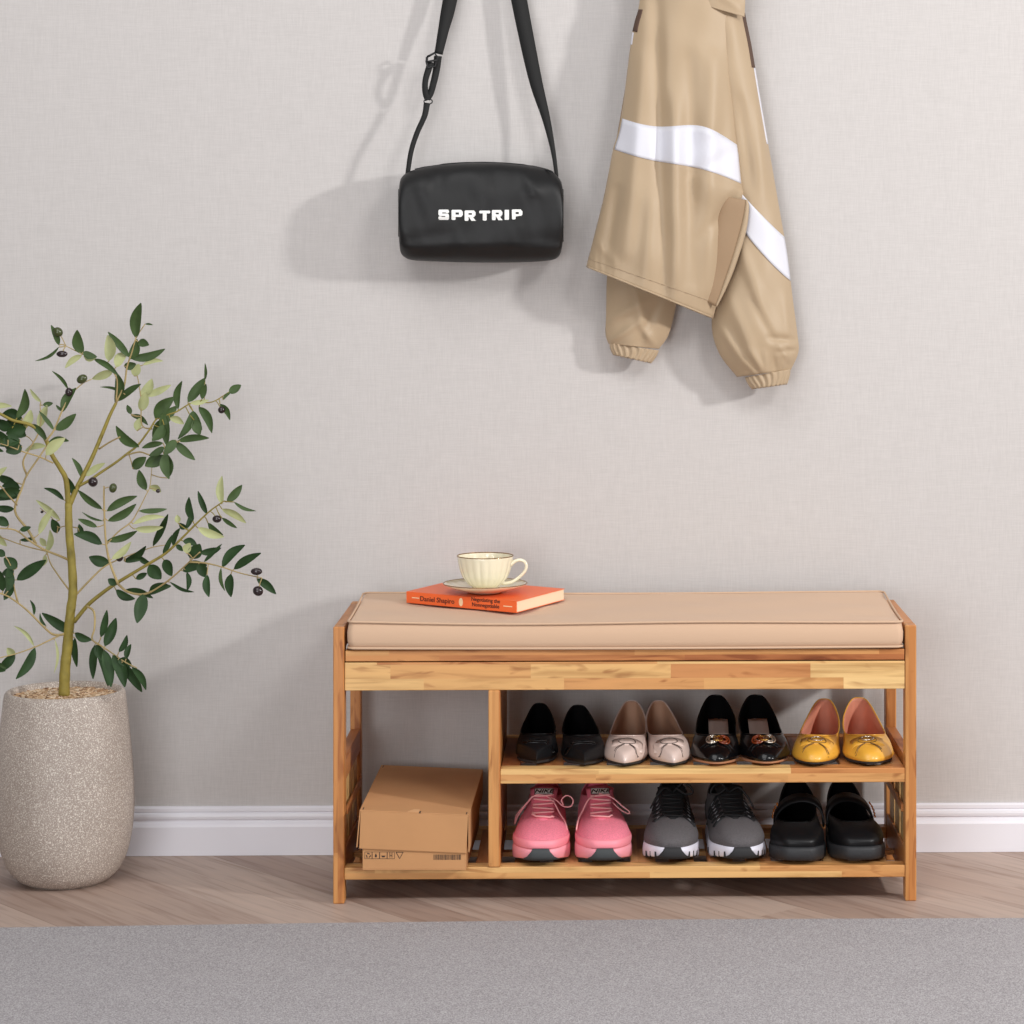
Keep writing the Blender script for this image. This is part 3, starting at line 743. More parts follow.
    if tongue_label:
        y = -L_*.475; zc_ = lerp(.0635, .106+high, (.74-.475)/.34)+.0036
        sl = math.atan2(.0425+high, L_*.34)
        T = Matrix.Translation((-.002*side, y, zc_)) @ Matrix.Rotation(sl, 4, 'X')
        b = MB(); b.box(-.0155, .0155, -.0072, .0082, -.0002, .0008, M=T); lab = s.put(b, 'tongue_label', pal['label'], parent=ton, smooth=False)
        text_obj('logo_text', tongue_label, M_inkb, ton, s.M @ T @ Matrix.Translation((0, 0, .0012)), .0135, bold=.00022, sx=1.12, shear=.25)
        b = MB()
        for (x0, x1, y0, y1) in ((-.0165, .0165, .0082, .0092), (-.0165, .0165, -.0082, -.0072), (-.0165, -.0155, -.0082, .0092), (.0155, .0165, -.0082, .0092)):
            b.box(x0, x1, y0, y1, -.0002, .001, M=T)
        s.put(b, 'label_border', M_inkb, parent=ton, smooth=False)
    # laces
    b = MB(); nl = 6
    for k in range(nl):
        t = k/(nl-1); y = lerp(-L_*.70, -L_*.50, t); wd = lerp(.019, .0165, t)
        zc_ = lambda x, yy: max(s.zat(x, yy) if abs(x) > .013 else 0, lerp(.0635, .106+high, (yy/-L_-.74)/-.34) - .006*(x/.022)**2)+.0042
        for sg in (1,):
            pts_ = []
            for j in range(13):
                x = lerp(-wd, wd, j/12); yy = y - .006*(1-(x/wd)**2) + (.002 if k % 2 else -.002)*(j/6-1)
                pts_.append(V(x-.002*side, yy, zc_(x, yy) + (.001 if sg > 0 else 0)))
            b.tube(pts_, .0027, n=6, flat=.6)
    s.put(b, 'laces', pal['lace'])
    s.zc = zc_
    return s
PK = dict(mid=plain('pink_midsole', c(246,160,172), .6), out=plain('charcoal_rubber', c(62,66,68), .75), up=plain('pink_mesh', c(242,132,152), .8, bump=.8, bscale=520, var=.12, vscale=420),
          lin=plain('deep_pink_lining', c(226,100,126), .9), over=plain('pink_overlay', c(248,146,160), .55), tongue=plain('pink_tongue', c(238,124,146), .8, bump=.5, bscale=500), lace=plain('pink_lace', c(255,184,186), .7), label=plain('silver_label', c(225,220,214), .5))
GB = dict(mid=plain('white_midsole', c(222,220,232), .5), out=plain('black_rubber', c(38,38,40), .75), up=plain('grey_mesh', c(92,88,90), .9, bump=.8, bscale=520, var=.15, vscale=400),
          lin=plain('black_mesh_lining', c(20,20,22), .9), over=plain('black_overlay', c(24,24,27), .7), tongue=plain('black_tongue', c(26,26,28), .85, bump=.4, bscale=400), lace=plain('black_lace', c(22,22,24), .7), label=plain('x', c(200,200,200), .5))
p1 = sneaker('running_shoe', 'pink running shoe on the bottom shelf, the one next to the divider', 543.0, 546.5, -.002, .268, .0485, 1, 'pink running shoes', PK, 'NIKE')
p2 = sneaker('running_shoe', 'pink running shoe on the bottom shelf, the one next to the grey pair', 602.5, 596.0, -.002, .268, .0480, -1, 'pink running shoes', PK, 'NIKE')
# hanging lace loops of the pink pair
def lace_path(s, pts, r=.0017, name='loose_lace'):
    b = MB(); pts = [(x, y, z-.012*sstep(.05, .09, z)) if i else (x, y, z) for i, (x, y, z) in enumerate(pts)]; q = [cr([V(*p) for p in pts], k/40) for k in range(41)]; b.tube(q, r, n=6, flat=.7); s.put(b, name, PK['lace'])
lace_path(p1, [(0, -.135, .096), (-.018, -.14, .108), (-.038, -.14, .088), (-.050, -.14, .065), (-.053, -.14, .045), (-.048, -.14, .060), (-.040, -.14, .082), (-.022, -.14, .106)])
lace_path(p1, [(0, -.135, .096), (.015, -.15, .100), (.027, -.16, .078), (.036, -.17, .058), (.040, -.19, .046)])
lace_path(p1, [(.002, -.135, .095), (.020, -.14, .100), (.033, -.145, .090), (.046, -.145, .090), (.050, -.145, .101), (.040, -.145, .109), (.030, -.145, .102), (.033, -.145, .092)])
lace_path(p2, [(0, -.135, .096), (-.018, -.15, .104), (-.030, -.16, .085), (-.038, -.175, .065), (-.042, -.195, .050), (-.041, -.19, .044)])
lace_path(p2, [(0, -.135, .098), (.022, -.14, .104), (.042, -.145, .088), (.053, -.145, .076), (.050, -.145, .070), (.036, -.145, .083), (.02, -.14, .098)])
q1 = sneaker('running_shoe', 'grey and black running shoe with white midsole, next to the pink pair', 675.0, 671.0, .004, .270, .0475, 1, 'grey running shoes', GB, None, True)
q2 = sneaker('running_shoe', 'grey and black running shoe with white midsole, next to the black strap shoes', 740.0, 720.0, .004, .270, .0475, -1, 'grey running shoes', GB, None, True)
M_fleck = plain('grey_fleck', c(150,150,155), .5)
for q, sd in ((q1, 1), (q2, -1)):
    # black caging over the grey knit at the sides with pale flecks
    for sx in (-1, 1):
        b = MB()
        for k in range(6):
            y = -q.L*(.36+.065*k)
            pts_ = [V(sx*x, y-.012*(j/8), q.zat(sx*x, y-.012*(j/8))+.0012) for j, x in enumerate([lerp(.018, .036, j/8) for j in range(9)])]
            b.tube(pts_, .0045, n=6, flat=.35)
            b2 = MB(); b2.tube([p+V(0, 0, .0012) for p in pts_[3:6]], .0011, n=5); q.put(b2, 'reflective_fleck', M_fleck)
        q.put(b, 'side_cage', GB['over'])
    b = MB(); pt_ = [(.0, -.13, .098), (-.015*sd, -.14, .108), (-.028*sd, -.145, .095), (-.036*sd, -.15, .082), (-.040*sd, -.15, .074)]
    cq = [cr([V(*p) for p in pt_], k/20) for k in range(21)]; b.tube(cq, .0018, n=6)
    pt_ = [(.0, -.13, .098), (.018*sd, -.135, .116), (.032*sd, -.14, .108), (.034*sd, -.14, .098), (.02*sd, -.14, .098), (.005*sd, -.135, .108)]
    cq = [cr([V(*p) for p in pt_], k/20) for k in range(21)]; b.tube(cq, .0018, n=6); q.put(b, 'loose_lace', GB['lace'])

# ---- mary janes
M_stud = plain('amber_stud', c(205,120,50), .25, metal=.6)
def maryjane(label, toe, heel, Yt, Yh, W, side):
    s = Shoe('strap_shoe', label, toe, heel, ZL, Yt, Yh, 'black strap shoes'); L_ = s.L
    cxs = (0, .001*side, -.001*side, -.005*side, -.004*side)
    base = dict(y0=0, y1=-L_, w=(W*.80, W*.78, W*.88, W*1.10, W*1.04), ph=.55, pt=.52, cx=cxs)
    full = outline(dict(base, z=(0,)*5)); b = MB(); rings = []
    for z, sc in ((0, .95), (.002, .985), (.010, 1.0), (.018, 1.0), (.0225, .985), (.023, .95)):
        rings.append([V(p.x*sc, (p.y+L_/2)*sc-L_/2, z + .007*sstep(.75, 1, -p.y/L_)) for p in full])
    b.loft(rings, cap0=True, cap1=True); s.put(b, 'platform_sole', plain('sole_black', c(42,43,46), .6, bump=.3, bscale=300))
    z0 = .021
    sp = [dict(base, w=tuple(q*.93 for q in base['w']), y0=-.006, y1=-L_*.97, z=(z0, z0, z0, z0, z0+.006)),
          dict(base, w=tuple(q*.95 for q in base['w']), y0=-.003, y1=-L_*.97, z=(.040, .036, .034, .036, .040)),
          dict(base, w=(W*.74, W*.74, W*.80, W*.98, W*.98), y0=-.004, y1=-L_*.91, z=(.060, .050, .044, .046, .049)),
          dict(base, w=(W*.66, W*.70, W*.74, W*.82, W*.86), y0=-.008, y1=-L_*.80, pt=.6, z=(.080, .062, .050, .053, .055)),
          dict(base, w=(W*.56, W*.66, W*.70, W*.72, W*.66), y0=-.012, y1=-L_*.66, pt=.55, z=(.096, .074, .054, .053, .055))]
    rings = upper_rings(sp, 5); s.surf(rings)
    b = MB(); b.loft(rings); s.put(b, 'upper', [M_blk, M_blksuede], solid=.0022, soff=-1, smat=1)
    b = MB(); tl = rings[-1]; b.tube(tl+[tl[0]], .0014, n=6, caps=False); s.put(b, 'topline_binding', M_blk)
    b = MB(); io = outline(dict(base, y0=-.01, y1=-L_*.9, w=(W*.68, W*.70, W*.78, W*.98, W*.85), z=(.026, .025, .024, .024, .026)))
    b.loft([io, [p+V(0, 0, -.002) for p in io]], cap0=True, cap1=True); s.put(b, 'insole', M_blksuede, smooth=False)
    # strap
    b = MB(); rows = []; Y0 = -L_*.50
    for k in range(25):
        a = PI*k/24; x = .0435*math.cos(a)*-side; z = .045 + .050*math.sin(a)**.7 + .008*math.cos(a)*-1; y = Y0 + .012*math.cos(a)
        rows.append([V(x*1.0, y+.014, z), V(x*1.03, y-.014, z-.008), V(x*.96, y-.014, z-.0115), V(x*.94, y+.014, z-.0025)])
    b.loft(rows, cap0=True, cap1=True); st = s.put(b, 'ankle_strap', M_blk)
    b = MB()
    for k in range(5):
        for j in range(2):
            z = .054+.0055*k; x = -side*.0450*math.cos(math.asin(min(1, ((z-.041)/.05)**(1/.7)))); y = Y0 -.006+.012*j+.012
            cpt = V(x, y-.003, z)
            n_ = 8; rr = []
            for ph_ in (0, .5, 1.0, 1.4):
                rr.append([cpt + V(-side*.0026*math.sin(ph_), .0, 0) + V(0, .0024*math.cos(ph_)*math.cos(2*PI*q/n_), .0024*math.cos(ph_)*math.sin(2*PI*q/n_)) for q in range(n_)])
            b.loft(rr, cap0=True, cap1=True)
    s.put(b, 'stud', M_stud)
    return s
maryjane('black strap shoe with studs on the bottom shelf, beside the grey running pair', 802.0, 795.0, .000, .262, .0485, 1)
maryjane('black strap shoe with studs on the bottom shelf, nearest the bench end', 859.0, 841.0, .004, .266, .0480, -1)

# ------------------------------------------------------------------ potted olive tree
PC = P(65, 800, .175); POT = (PC.x, PC.y)
tree = thing('potted_olive_tree', 'olive tree in a speckled stone coloured pot beside the bench', 'potted plant', (PC.x, PC.y, 0))
b = MB()
prof = [(.0001, .0), (.060, .0), (.070, .002), (.082, .0085), (.096, .023), (.109, .050), (.1165, .082), (.1205, .120), (.121, .150), (.1195, .190), (.1155, .240), (.1105, .290), (.1060, .328), (.1030, .3365), (.0995, .3390), (.0965, .338), (.0935, .334), (.092, .325), (.092, .30)]
pp = []
pv = [V(r_, z_, 0) for r_, z_ in prof]
for k in range(91):
    q = cr(pv, k/90); pp.append((max(.0001, q.x), max(0, q.y)))
b.lathe(pp, POT[0], POT[1], 80); b.build('pot', M_pot, tree)
b = MB(); random.seed(7); rings = []
for r_ in [.0001+.0930*k/26 for k in range(27)]:
    rings.append([(POT[0]+r_*math.cos(2*PI*k/110), POT[1]+r_*math.sin(2*PI*k/110), .3285+random.uniform(-.0014, .0022)) for k in range(110)])
b.loft(rings); gr = b.build('gravel', M_gravel, tree); gr['kind'] = 'stuff'

PX = 1/562.0
trunk_px = [(64,697),(65,670),(67.5,645),(70.5,612),(73,590),(71.5,560),(69,530),(68.5,503)]
def path3(pts, ys):
    n = len(pts); out = []
    for i, p in enumerate(pts): out.append(P(p[0], p[1], lerp(ys[0], ys[1], i/(n-1))))
    return out
TY = PC.y
def smoothp(pts, m=6):
    k = (len(pts)-1)*m; return [cr(pts, i/k) for i in range(k+1)]
b = MB(); tp = smoothp([P(x, y, TY) for x, y in trunk_px])
random.seed(2)
b.tube(tp, [lerp(5.6, 3.6, i/(len(tp)-1))*PX*(1+.04*math.sin(i*1.7)) for i in range(len(tp))], n=14)
b.build('trunk', M_bark, tree)
# name, pixel path, depth at start/end, radius start/end in px, material
BR = [
 ([(68.5,506),(66,480),(60,468),(52,455),(46,440),(38,430),(28,424),(12,420),(-6,411),(-30,405)], (TY,.10), (2.9,1.2), 1),
 ([(69.5,505),(76,490),(82,478),(92,458),(103,432),(110,415),(116,403)], (TY,.19), (2.8,1.5), 1),
 ([(116,403),(124,386),(127,367),(132,352),(136,337)], (.19,.17), (1.2,.6), 0),
 ([(116,402),(117,380),(110,369),(96,360),(82,354),(66,346)], (.19,.14), (.9,.4), 0),
 ([(46,441),(54,430),(62,411),(70,396),(82,384),(92,379)], (.12,.15), (1.1,.4), 0),
 ([(99,449),(110,442),(120,437)], (.19,.16), (1.0,.7), 0),
 ([(79,486),(90,480),(100,473),(115,463),(128,453),(138,445),(150,429),(158,418),(176,412),(192,403),(212,402),(229,392)], (TY,.20), (1.5,.5), 1),
 ([(126,455),(140,452),(152,455),(165,448),(180,441)], (.18,.13), (.9,.5), 0),
 ([(106,545),(118,532),(131,522),(138,511),(146,495),(150,486),(152,466)], (.12,.16), (.8,.4), 0),
 ([(118,584),(111,566),(107,550),(105,530),(104,500),(104,486)], (.10,.09), (1.3,.8), 0),
 ([(74,622),(88,605),(105,591),(120,581),(150,563),(166,553),(180,540),(195,525),(210,511),(224,501)], (TY,.14), (2.2,.6), 1),
 ([(75,596),(90,580),(104,567),(120,559),(150,548),(165,545)], (TY,.21), (1.1,.4), 0),
 ([(117,583),(128,592),(145,594),(162,585),(175,575),(188,563),(200,552)], (.15,.07), (1.3,.6), 0),
 ([(189,562),(205,563),(222,567),(240,573),(262,578)], (.08,.04), (.9,.5), 0),
 ([(87,606),(94,612),(94.5,628),(92,639),(100,645),(112,653),(125,662),(137,668)], (.16,.06), (1.2,.5), 0),
 ([(66,634),(56,635),(48,631),(30,613),(18,603),(5,595),(-12,590),(-34,580)], (TY,.08), (1.3,.6), 0),
 ([(18,603),(14,587),(13,572),(8,560)], (.13,.11), (1.0,.5), 0),
 ([(67,632),(50,640),(35,647),(15,654),(-8,660),(-26,668)], (TY,.07), (.9,.4), 0),
 ([(69,560),(60,556),(45,550),(30,541),(15,530),(-8,527),(-34,516)], (TY,.09), (1.3,.6), 0),
 ([(45,551),(25,546),(0,537),(-15,532),(-36,536)], (.16,.22), (.7,.4), 0),
 ([(69,590),(58,575),(50,562),(47,548),(50,530)], (TY,.24), (.9,.4), 0),
 ([(36,544),(28,530),(15,511),(22,488),(27,475),(40,456),(46,447)], (.15,.22), (1.4,.8), 0),
 ([(27,476),(23,462),(30,448),(38,434),(41,420),(40,405)], (.20,.24), (1.1,.5), 0),
 ([(152,429),(142,425),(141,400),(138,379),(134,366)], (.20,.26), (.8,.4), 0),
 ([(53,463),(40,457),(24,452),(8,446),(-12,440)], (.13,.07), (.9,.4), 0),
 ([(17,505),(8,495),(0,486),(-16,478)], (.17,.10), (.9,.4), 0),
 ([(78,528),(66,526),(58,527),(52,518),(40,508)], (.19,.25), (.6,.4), 0),
]
# leaves : base x, y, tip x, y, width, tone (0 green, 1 deep, 2 pale), bend
LV = [(22,418,2,414,11,1),(26,428,6,434,12,1),(22,446,6,452,12,1),(12,428,-4,420,11,1),(20,440,0,446,11,1),(20,488,2,486,9,1),(18,496,-2,500,9,1),(14,570,2,574,9,1),(12,584,4,600,8,1),(59,345,51,325,6,0),(59,347,35,361,3,0),(82,354,77,330,10,0),(83,352,97,357,7,0),(82,355,65,368,6,2),(84,357,96,358,6,2),(94,359,119,376,6,0),(118,374,115,402,10,0),
(113,371,92,379,8,2),(68,389,52,371,3.5,0),(62,412,76,388,9,0),(17,418,25,389,9,0),(41,402,30,389,4,2),(43,405,53,403,5,0),(39,428,47,405,9,2),(62,411,56,405,3,0),(56,430,76,414,9.5,0),(54,430,39,411,4,0),
(24,428,31,410,9,2),(24,424,3,425,10,1),(26,436,4,424,13,1),(21,452,2,440,13,1),(8,440,-8,431,9,1),(32,424,47,441,7,0),(49,442,69,441,6,0),(46,455,65,438,10,2),(46,446,25,451,6,2),(82,478,72,458,5,0),
(86,476,105,463,6.5,2),(75,496,66,476,7,1),(64,500,44,488,5.5,1),(60,520,36,500,6,2),(39,534,53,509,7,2),(15,482,-5,475,8,1),(21,491,-6,493,10,1),(14,509,-6,507,7,1),(9,525,-8,520,9,1),
(102,509,78,490,7,0),(103,521,82,512,2.5,0),(97,527,78,519,5.5,0),(107,511,137,496,8,0),(108,521,136,504,8,0),(102,544,74,534,10,1),(80,536,79,524,6,1),(107,541,137,531,7,0),(109,563,89,557,11,1),(112,559,131,542,7,2),
(139,511,167,509,5,0),(133,524,165,517,5.5,2),(135,529,163,527,7,2),(153,546,168,514,6.5,1),(163,554,172,535,5,1),(173,546,180,528,5.5,1),(146,490,139,470,9,0),(133,469,146,457,10,0),(145,466,165,456,8,0),(168,478,165,452,8.5,0),
(150,486,161,492,7,2),(124,561,146,546,7,1),(125,562,142,560,4.5,1),(138,556,151,564,6,1),(149,565,161,579,13,1),(164,560,172,576,11,1),(136,579,147,573,6,1),
(155,418,174,397,12,0),(160,427,177,406,10,0),(178,409,182,381,7,0),(188,402,205,378,10,0),(205,380,205,363,3,0),(202,399,206,384,6,0),(190,403,209,400,5,2),(229,393,241,385,8,0),(223,400,232,392,3,0),(220,404,230,420,6,0),
(199,407,212,433,9,0),(193,411,178,439,8,0),(193,411,202,430,6,0),(194,420,200,435,9,0),(165,415,167,446,9,0),(160,420,153,439,9,0),(164,425,152,441,10,0),(170,418,184,424,7,2),(139,447,116,426,9.5,0),(178,441,209,438,7,0),
(175,442,195,460,8,0),(163,443,142,448,6,0),(164,447,149,456,7,0),(176,440,164,455,9,0),(166,452,169,479,9,0),(164,455,145,466,9,0),
(136,338,141,303,11,0),(145,324,153,325,2,0),(130,359,137,339,10,0),(138,342,149,345,8,0),(130,358,165,349,8.5,0),(129,357,108,332,7,0),(109,361,108,335,12,2),(116,367,127,352,10,2),(124,366,136,364,8,0),(143,365,163,361,5,2),(134,376,139,364,9,2),
(141,396,152,379,10,2),(146,396,171,385,7,2),(141,411,146,392,10,2),(118,401,141,384,7,0),(126,395,100,387,3,0),(131,414,127,405,5,0),(131,415,148,425,5.5,0),(137,431,140,418,8,2),
(222,504,222,476,8,2),(227,502,242,485,8,0),(234,502,256,511,3.5,0),(222,509,246,523,7,2),(222,518,237,528,4.5,0),(198,528,224,537,8,2),(208,523,223,535,6,0),(207,514,198,491,6,1),(193,521,189,497,7,1),(186,529,192,508,5.5,1),
(187,528,179,523,6,1),(178,523,177,515,6,2),(190,558,200,544,13,1),(183,541,197,545,7,1),(176,545,183,551,5,1),(200,553,221,548,7,1),(204,562,222,544,4,1),(186,553,190,543,8,2),(222,567,245,545,9,1),(234,569,261,553,8,1),
(183,571,207,565,10,1),(199,564,205,577,11,1),(207,575,209,597,7.5,1),(187,572,187,591,5,1),(221,568,225,591,3.5,0),(231,574,231,597,9,1),(257,579,276,594,8,1),(150,591,166,583,9,1),(148,594,171,586,9,1),(170,582,194,592,3.5,1),
(20,540,36,537,4,1),(20,530,31,527,5,1),(17,580,46,560,11,1),(17,568,4,558,11,1),(8,591,8,568,9,1),(5,556,-4,550,7,1),(3,591,0,571,8,1),(46,553,50,530,7,2),(45,546,40,538,6,2),(57,533,52,519,9,1),(45,555,43,566,5,2),
(117,584,108,579,7,1),(74,633,42,613,10,1),(75,633,92,640,8,1),(46,626,40,613,3,1),(75,638,77,667,7,1),(55,640,54,673,2.5,2),(34,646,14,626,4,2),(15,655,7,648,8,2),(15,654,-2,672,9,1),(35,648,16,679,9,1),
(101,637,107,610,7,1),(105,646,116,618,10,1),(119,652,127,635,6,1),(126,659,131,644,6,1),(95,645,93,679,8,1),(97,645,108,686,12,1),(104,650,111,687,10,1),(113,655,125,687,12,1),(122,663,142,692,10,1),(132,667,146,690,7,1),(118,660,132,666,9,1),
(98,643,103,661,9,1),(144,594,137,623,12,1),(125,590,153,598,7,1),(116,590,135,599,8,1),(34,615,30,600,3,1)]
random.seed(11)
for x0, y0 in ((-14,412),(-24,407),(-20,440),(-28,519),(-34,536),(-20,480),(-20,586),(-30,581),(-20,666),(-34,405),(-12,530)):
    for k in range(4):
        a = random.uniform(0, 2*PI); l_ = random.uniform(20, 30)
        LV.append((x0+random.uniform(-6, 4), y0+random.uniform(-3, 3), x0+l_*math.cos(a), y0+l_*math.sin(a), random.uniform(6, 10), random.choice((0, 1, 2))))
OL = [(58,332,5.2,4.6,1,40),(62,354,5.6,3.3,0,0),(82,379,5.6,4.4,1,-30),(69,392,3.8,4.4,0,0),(93,482,4.8,5,0,0),(113,488,3.8,4.8,1,10),(221.5,410,3.6,3.6,0,0),(217,519,4.6,3.8,0,0),(256.5,571.5,5.6,3.6,0,0),(258,591,5.2,4.8,0,30),(119.5,558,3.6,3.8,0,0),(42,512,1.6,1.4,0,0),(158,491,2.2,2.0,0,0)]
paths = []
for pts, ys, rd, mt in BR:
    p3 = smoothp(path3(pts, ys), 5); p2 = smoothp([V(x, y, 0) for x, y in pts], 5); paths.append((p2, p3))
leafmb = [MB() for _ in BR]; twig = [MB() for _ in BR]; olv = [[] for _ in BR]
def nearest(x, y):
    best = None
    for bi, (p2, p3) in enumerate(paths):
        for i, p in enumerate(p2):
            d = (p.x-x)**2+(p.y-y)**2
            if best is None or d < best[0]: best = (d, bi, i)
    return best
def leaf(mb, a, t, w, roll, tone, bend, droop):
    d = t-a; l_ = d.length; d = d/l_
    view = V(0, -1, 0); sd = d.cross(view); sd.normalize(); nn = sd.cross(d)
    if nn.y > 0: nn = -nn
    sd = (sd*math.cos(roll)+nn*math.sin(roll)); nn = d.cross(sd); 
    if nn.y > 0: nn = -nn
    rows = []; n = 9
    for i in range(n+1):
        s_ = i/n; ww = w*.5*(math.sin(PI*min(1, s_**.85*.97+.015)))**.75
        cpt = a + d*(l_*s_) + sd*(bend*l_*math.sin(PI*s_)) + nn*(-droop*l_*(s_-s_*s_)*1.2)
        rows.append([cpt - sd*ww + nn*(ww*.25), cpt-sd*ww*.5+nn*ww*.05, cpt-nn*ww*.06, cpt+sd*ww*.5+nn*ww*.05, cpt + sd*ww + nn*(ww*.25)])
    mb.loft(rows, closed=False, m=tone)
random.seed(5)
for lf in LV:
    x0, y0, x1, y1, w, tone = lf
    d2, bi, i = nearest(x0, y0); p2, p3 = paths[bi]; yb = p3[i].y
    dist = math.sqrt(d2)
    ybase = yb + random.uniform(-1, 1)*min(.012, dist*.001)
    ln = math.hypot(x1-x0, y1-y0)*PX
    ytip = ybase + random.uniform(-.45, .25)*ln
    if tone == 2: ytip = ybase+random.uniform(-.1, .4)*ln
    ytip = min(ytip, WALL-.015)
    a, t = P(x0, y0, ybase), P(x1, y1, ytip)
    roll = random.uniform(-.35, .35)
    leaf(leafmb[bi], a, t, w*PX/math.cos(roll)*1.04, roll, tone, random.uniform(-.12, .12), random.uniform(-.1, .22))
    if dist > .8:
        m_ = (p3[i]+a)*.5+V(0, 0, random.uniform(-1, 1)*dist*PX*.15)
        twig[bi].tube(smoothp([p3[i], m_, a], 4), [.55*PX]*9, n=5)
for x, y, rx, ry, gcol, rot in OL:
    d2, bi, i = nearest(x, y); p2, p3 = paths[bi]; cc = P(x, y, p3[i].y-.006)
    q = MB(); rings = []
    ax = V(math.cos(R(rot)), 0, -math.sin(R(rot))); bx = V(math.sin(R(rot)), 0, math.cos(R(rot)))
    for k in range(9):
        th = PI*(k+.02)/8.04; rr = []
        for j in range(12):
            ph_ = 2*PI*j/12
            rr.append(cc + ax*(rx*PX*math.cos(th)) + (bx*math.cos(ph_)+V(0, 1, 0)*math.sin(ph_))*(ry*PX*math.sin(th)))
        rings.append(rr)
    q.loft(rings, cap0=True, cap1=True); olv[bi].append((q, gcol))
    st_ = [p3[i], (p3[i]+cc)*.5+V(0, 0, .002), cc]; twig[bi].tube(smoothp(st_, 4), [.5*PX]*9, n=5)
for bi, (pts, ys, rd, mt) in enumerate(BR):
    p2, p3 = paths[bi]; q = twig[bi]
    q.tube(p3, [lerp(rd[0], rd[1], i/(len(p3)-1))*PX for i in range(len(p3))], n=8)
    br = q.build('branch', M_bark if mt else M_twig, tree)
    if leafmb[bi].v: leafmb[bi].build('foliage', [M_leaf, M_leafd, M_leafp], br, fix=False)
    for oq, gcol in olv[bi]: oq.build('olive', M_oliveg if gcol else M_olive, br)

# ------------------------------------------------------------------ shoulder bag
BY = .306
bag = thing('duffel_bag', 'small black nylon shoulder bag with white lettering hanging on the wall', 'bag', tuple(P(480, 262, BY)))
cols_ = [(398.5,203,224),(399,190,236),(399.5,184,246),(401,178.5,253),(405,174,257.5),(412,170.5,260),(425,167.2,261),(450,163.8,262),(479,162.4,262.6),(505,163.2,262.6),(530,165.8,262),(545,169,261),(554,173,259.5),(559,178,256),(561.5,183,250),(562.8,190,241),(563.2,200,228)]
HD = .060
def cyl_sec(x, yt, yb, k):
    rr = []; n = 56; hz = (yb-yt)/2; yc = (yt+yb)/2
    e = min(1, (hz-8)/42)
    hd = HD*(.80+.20*e)
    for j in range(n):
        a = 2*PI*j/n; ca, sa = math.cos(a), math.sin(a); ex = .68
        dy = -hd*(abs(ca)**ex)*(1 if ca > 0 else -1); dz = hz*(abs(sa)**ex)*(1 if sa > 0 else -1)
        w_ = .0016*math.sin(x*.11+dz*.09)+.0014*math.sin(x*.05-dz*.16+1)+.001*math.sin(x*.23+dz*.05)
        if dz > 20: w_ += .003*math.exp(-((x-432-(dz-20)*.5)/7)**2) - .003*math.exp(-((x-535+(dz-20)*.5)/6)**2) - .0025*math.exp(-((x-488)/5)**2)
        if dz < -26: w_ -= .004*math.exp(-((dz+31)/4)**2)
        rr.append(P(x, yc-dz, BY+dy+(w_ if ca > .2 else 0)))
    return rr
cs = [V(*q) for q in cols_]; b = MB(); secs = [cr(cs, k/96) for k in range(97)]
b.loft([cyl_sec(q.x, q.y, q.z, 0) for q in secs], cap0=True, cap1=True); b.build('body', M_bag, bag)
for xi in (6, 90):   # piping seams at the ends
    q = secs[xi]; rr = cyl_sec(q.x, q.y-.4, q.z+.4, 0); b = MB(); b.tube(rr+[rr[0]], .0014, n=6, caps=False); b.build('seam_piping', M_strap, bag)
rr = []
b = MB(); pts_ = []
for k in range(30):
    x = lerp(415, 552, k/29); q = min(secs, key=lambda s_: abs(s_.x-x)); pts_.append(P(x, q.y-.2, BY-.006))
b.tube(pts_, .0022, n=6, flat=.5); zp = b.build('zipper', M_plast, bag)
b = MB(); b.tube([P(544, 169.5, BY-.012), P(549, 170.5, BY-.028), P(553, 172.5, BY-.036)], .0016, n=6); b.build('zipper_pull', M_plast, zp)
# lettering: each letter slightly off the line
import itertools
fy = min(p.y for p in cyl_sec(480, 163, 262, 0))
GL = {}
def rc(x0, x1, y0, y1, k=.07): # rectangle with clipped corners
    return [(x0+k, y0), (x1-k, y0), (x1, y0+k), (x1, y1-k), (x1-k, y1), (x0+k, y1), (x0, y1-k), (x0, y0+k)]
GL['S'] = [rc(.02, .98, .72, 1), rc(.0, .36, .44, .96), rc(.04, .96, .38, .62), rc(.64, 1, .04, .56), rc(.02, .98, 0, .28), rc(.0, .34, .06, .34), rc(.66, 1, .66, .94)]
GL['P'] = [rc(0, .36, 0, 1), rc(.1, .92, .74, 1), rc(.1, .92, .30, .53), rc(.66, 1, .36, .94, .12)]
GL['R'] = [rc(0, .36, 0, 1), rc(.1, .92, .74, 1), rc(.1, .92, .36, .58), rc(.66, 1, .42, .94, .12), [(.36, .42), (.72, .42), (1.02, 0), (.62, 0)]]
GL['T'] = [rc(0, 1, .72, 1), rc(.32, .68, 0, .9)]
GL['I'] = [rc(0, 1, 0, 1, .05)]
def surf_y(x, y):
    q = min(secs, key=lambda s_: abs(s_.x-x)); sec = cyl_sec(q.x, q.y, q.z, 0)
    pz = P(x, y, BY-HD).z; return min((abs(p.z-pz), p.y) for p in sec if p.y < BY)[1]
b = MB()
for ch, x0, x1, y0, y1 in (('S',438.4,449,209.6,219.8),('P',451.5,462.8,209.8,220),('R',464.6,475.6,210.4,220.8),('T',479.2,490.2,210.6,220.6),('R',491.9,502.4,210,220.2),('I',504.6,509,209.8,219.8),('P',511.8,522.4,209.4,219.4)):
    for pl in GL[ch]:
        f_, k_ = [], []
        for gx, gy in pl:
            px_, py_ = lerp(x0, x1, gx), lerp(y1, y0, gy); yy = surf_y(px_, py_)
            f_.append(P(px_, py_, yy-.0011)); k_.append(P(px_, py_, yy+.0004))
        b.loft([f_, k_], cap0=True, cap1=True)
b.build('lettering', M_print, bag, smooth=False)
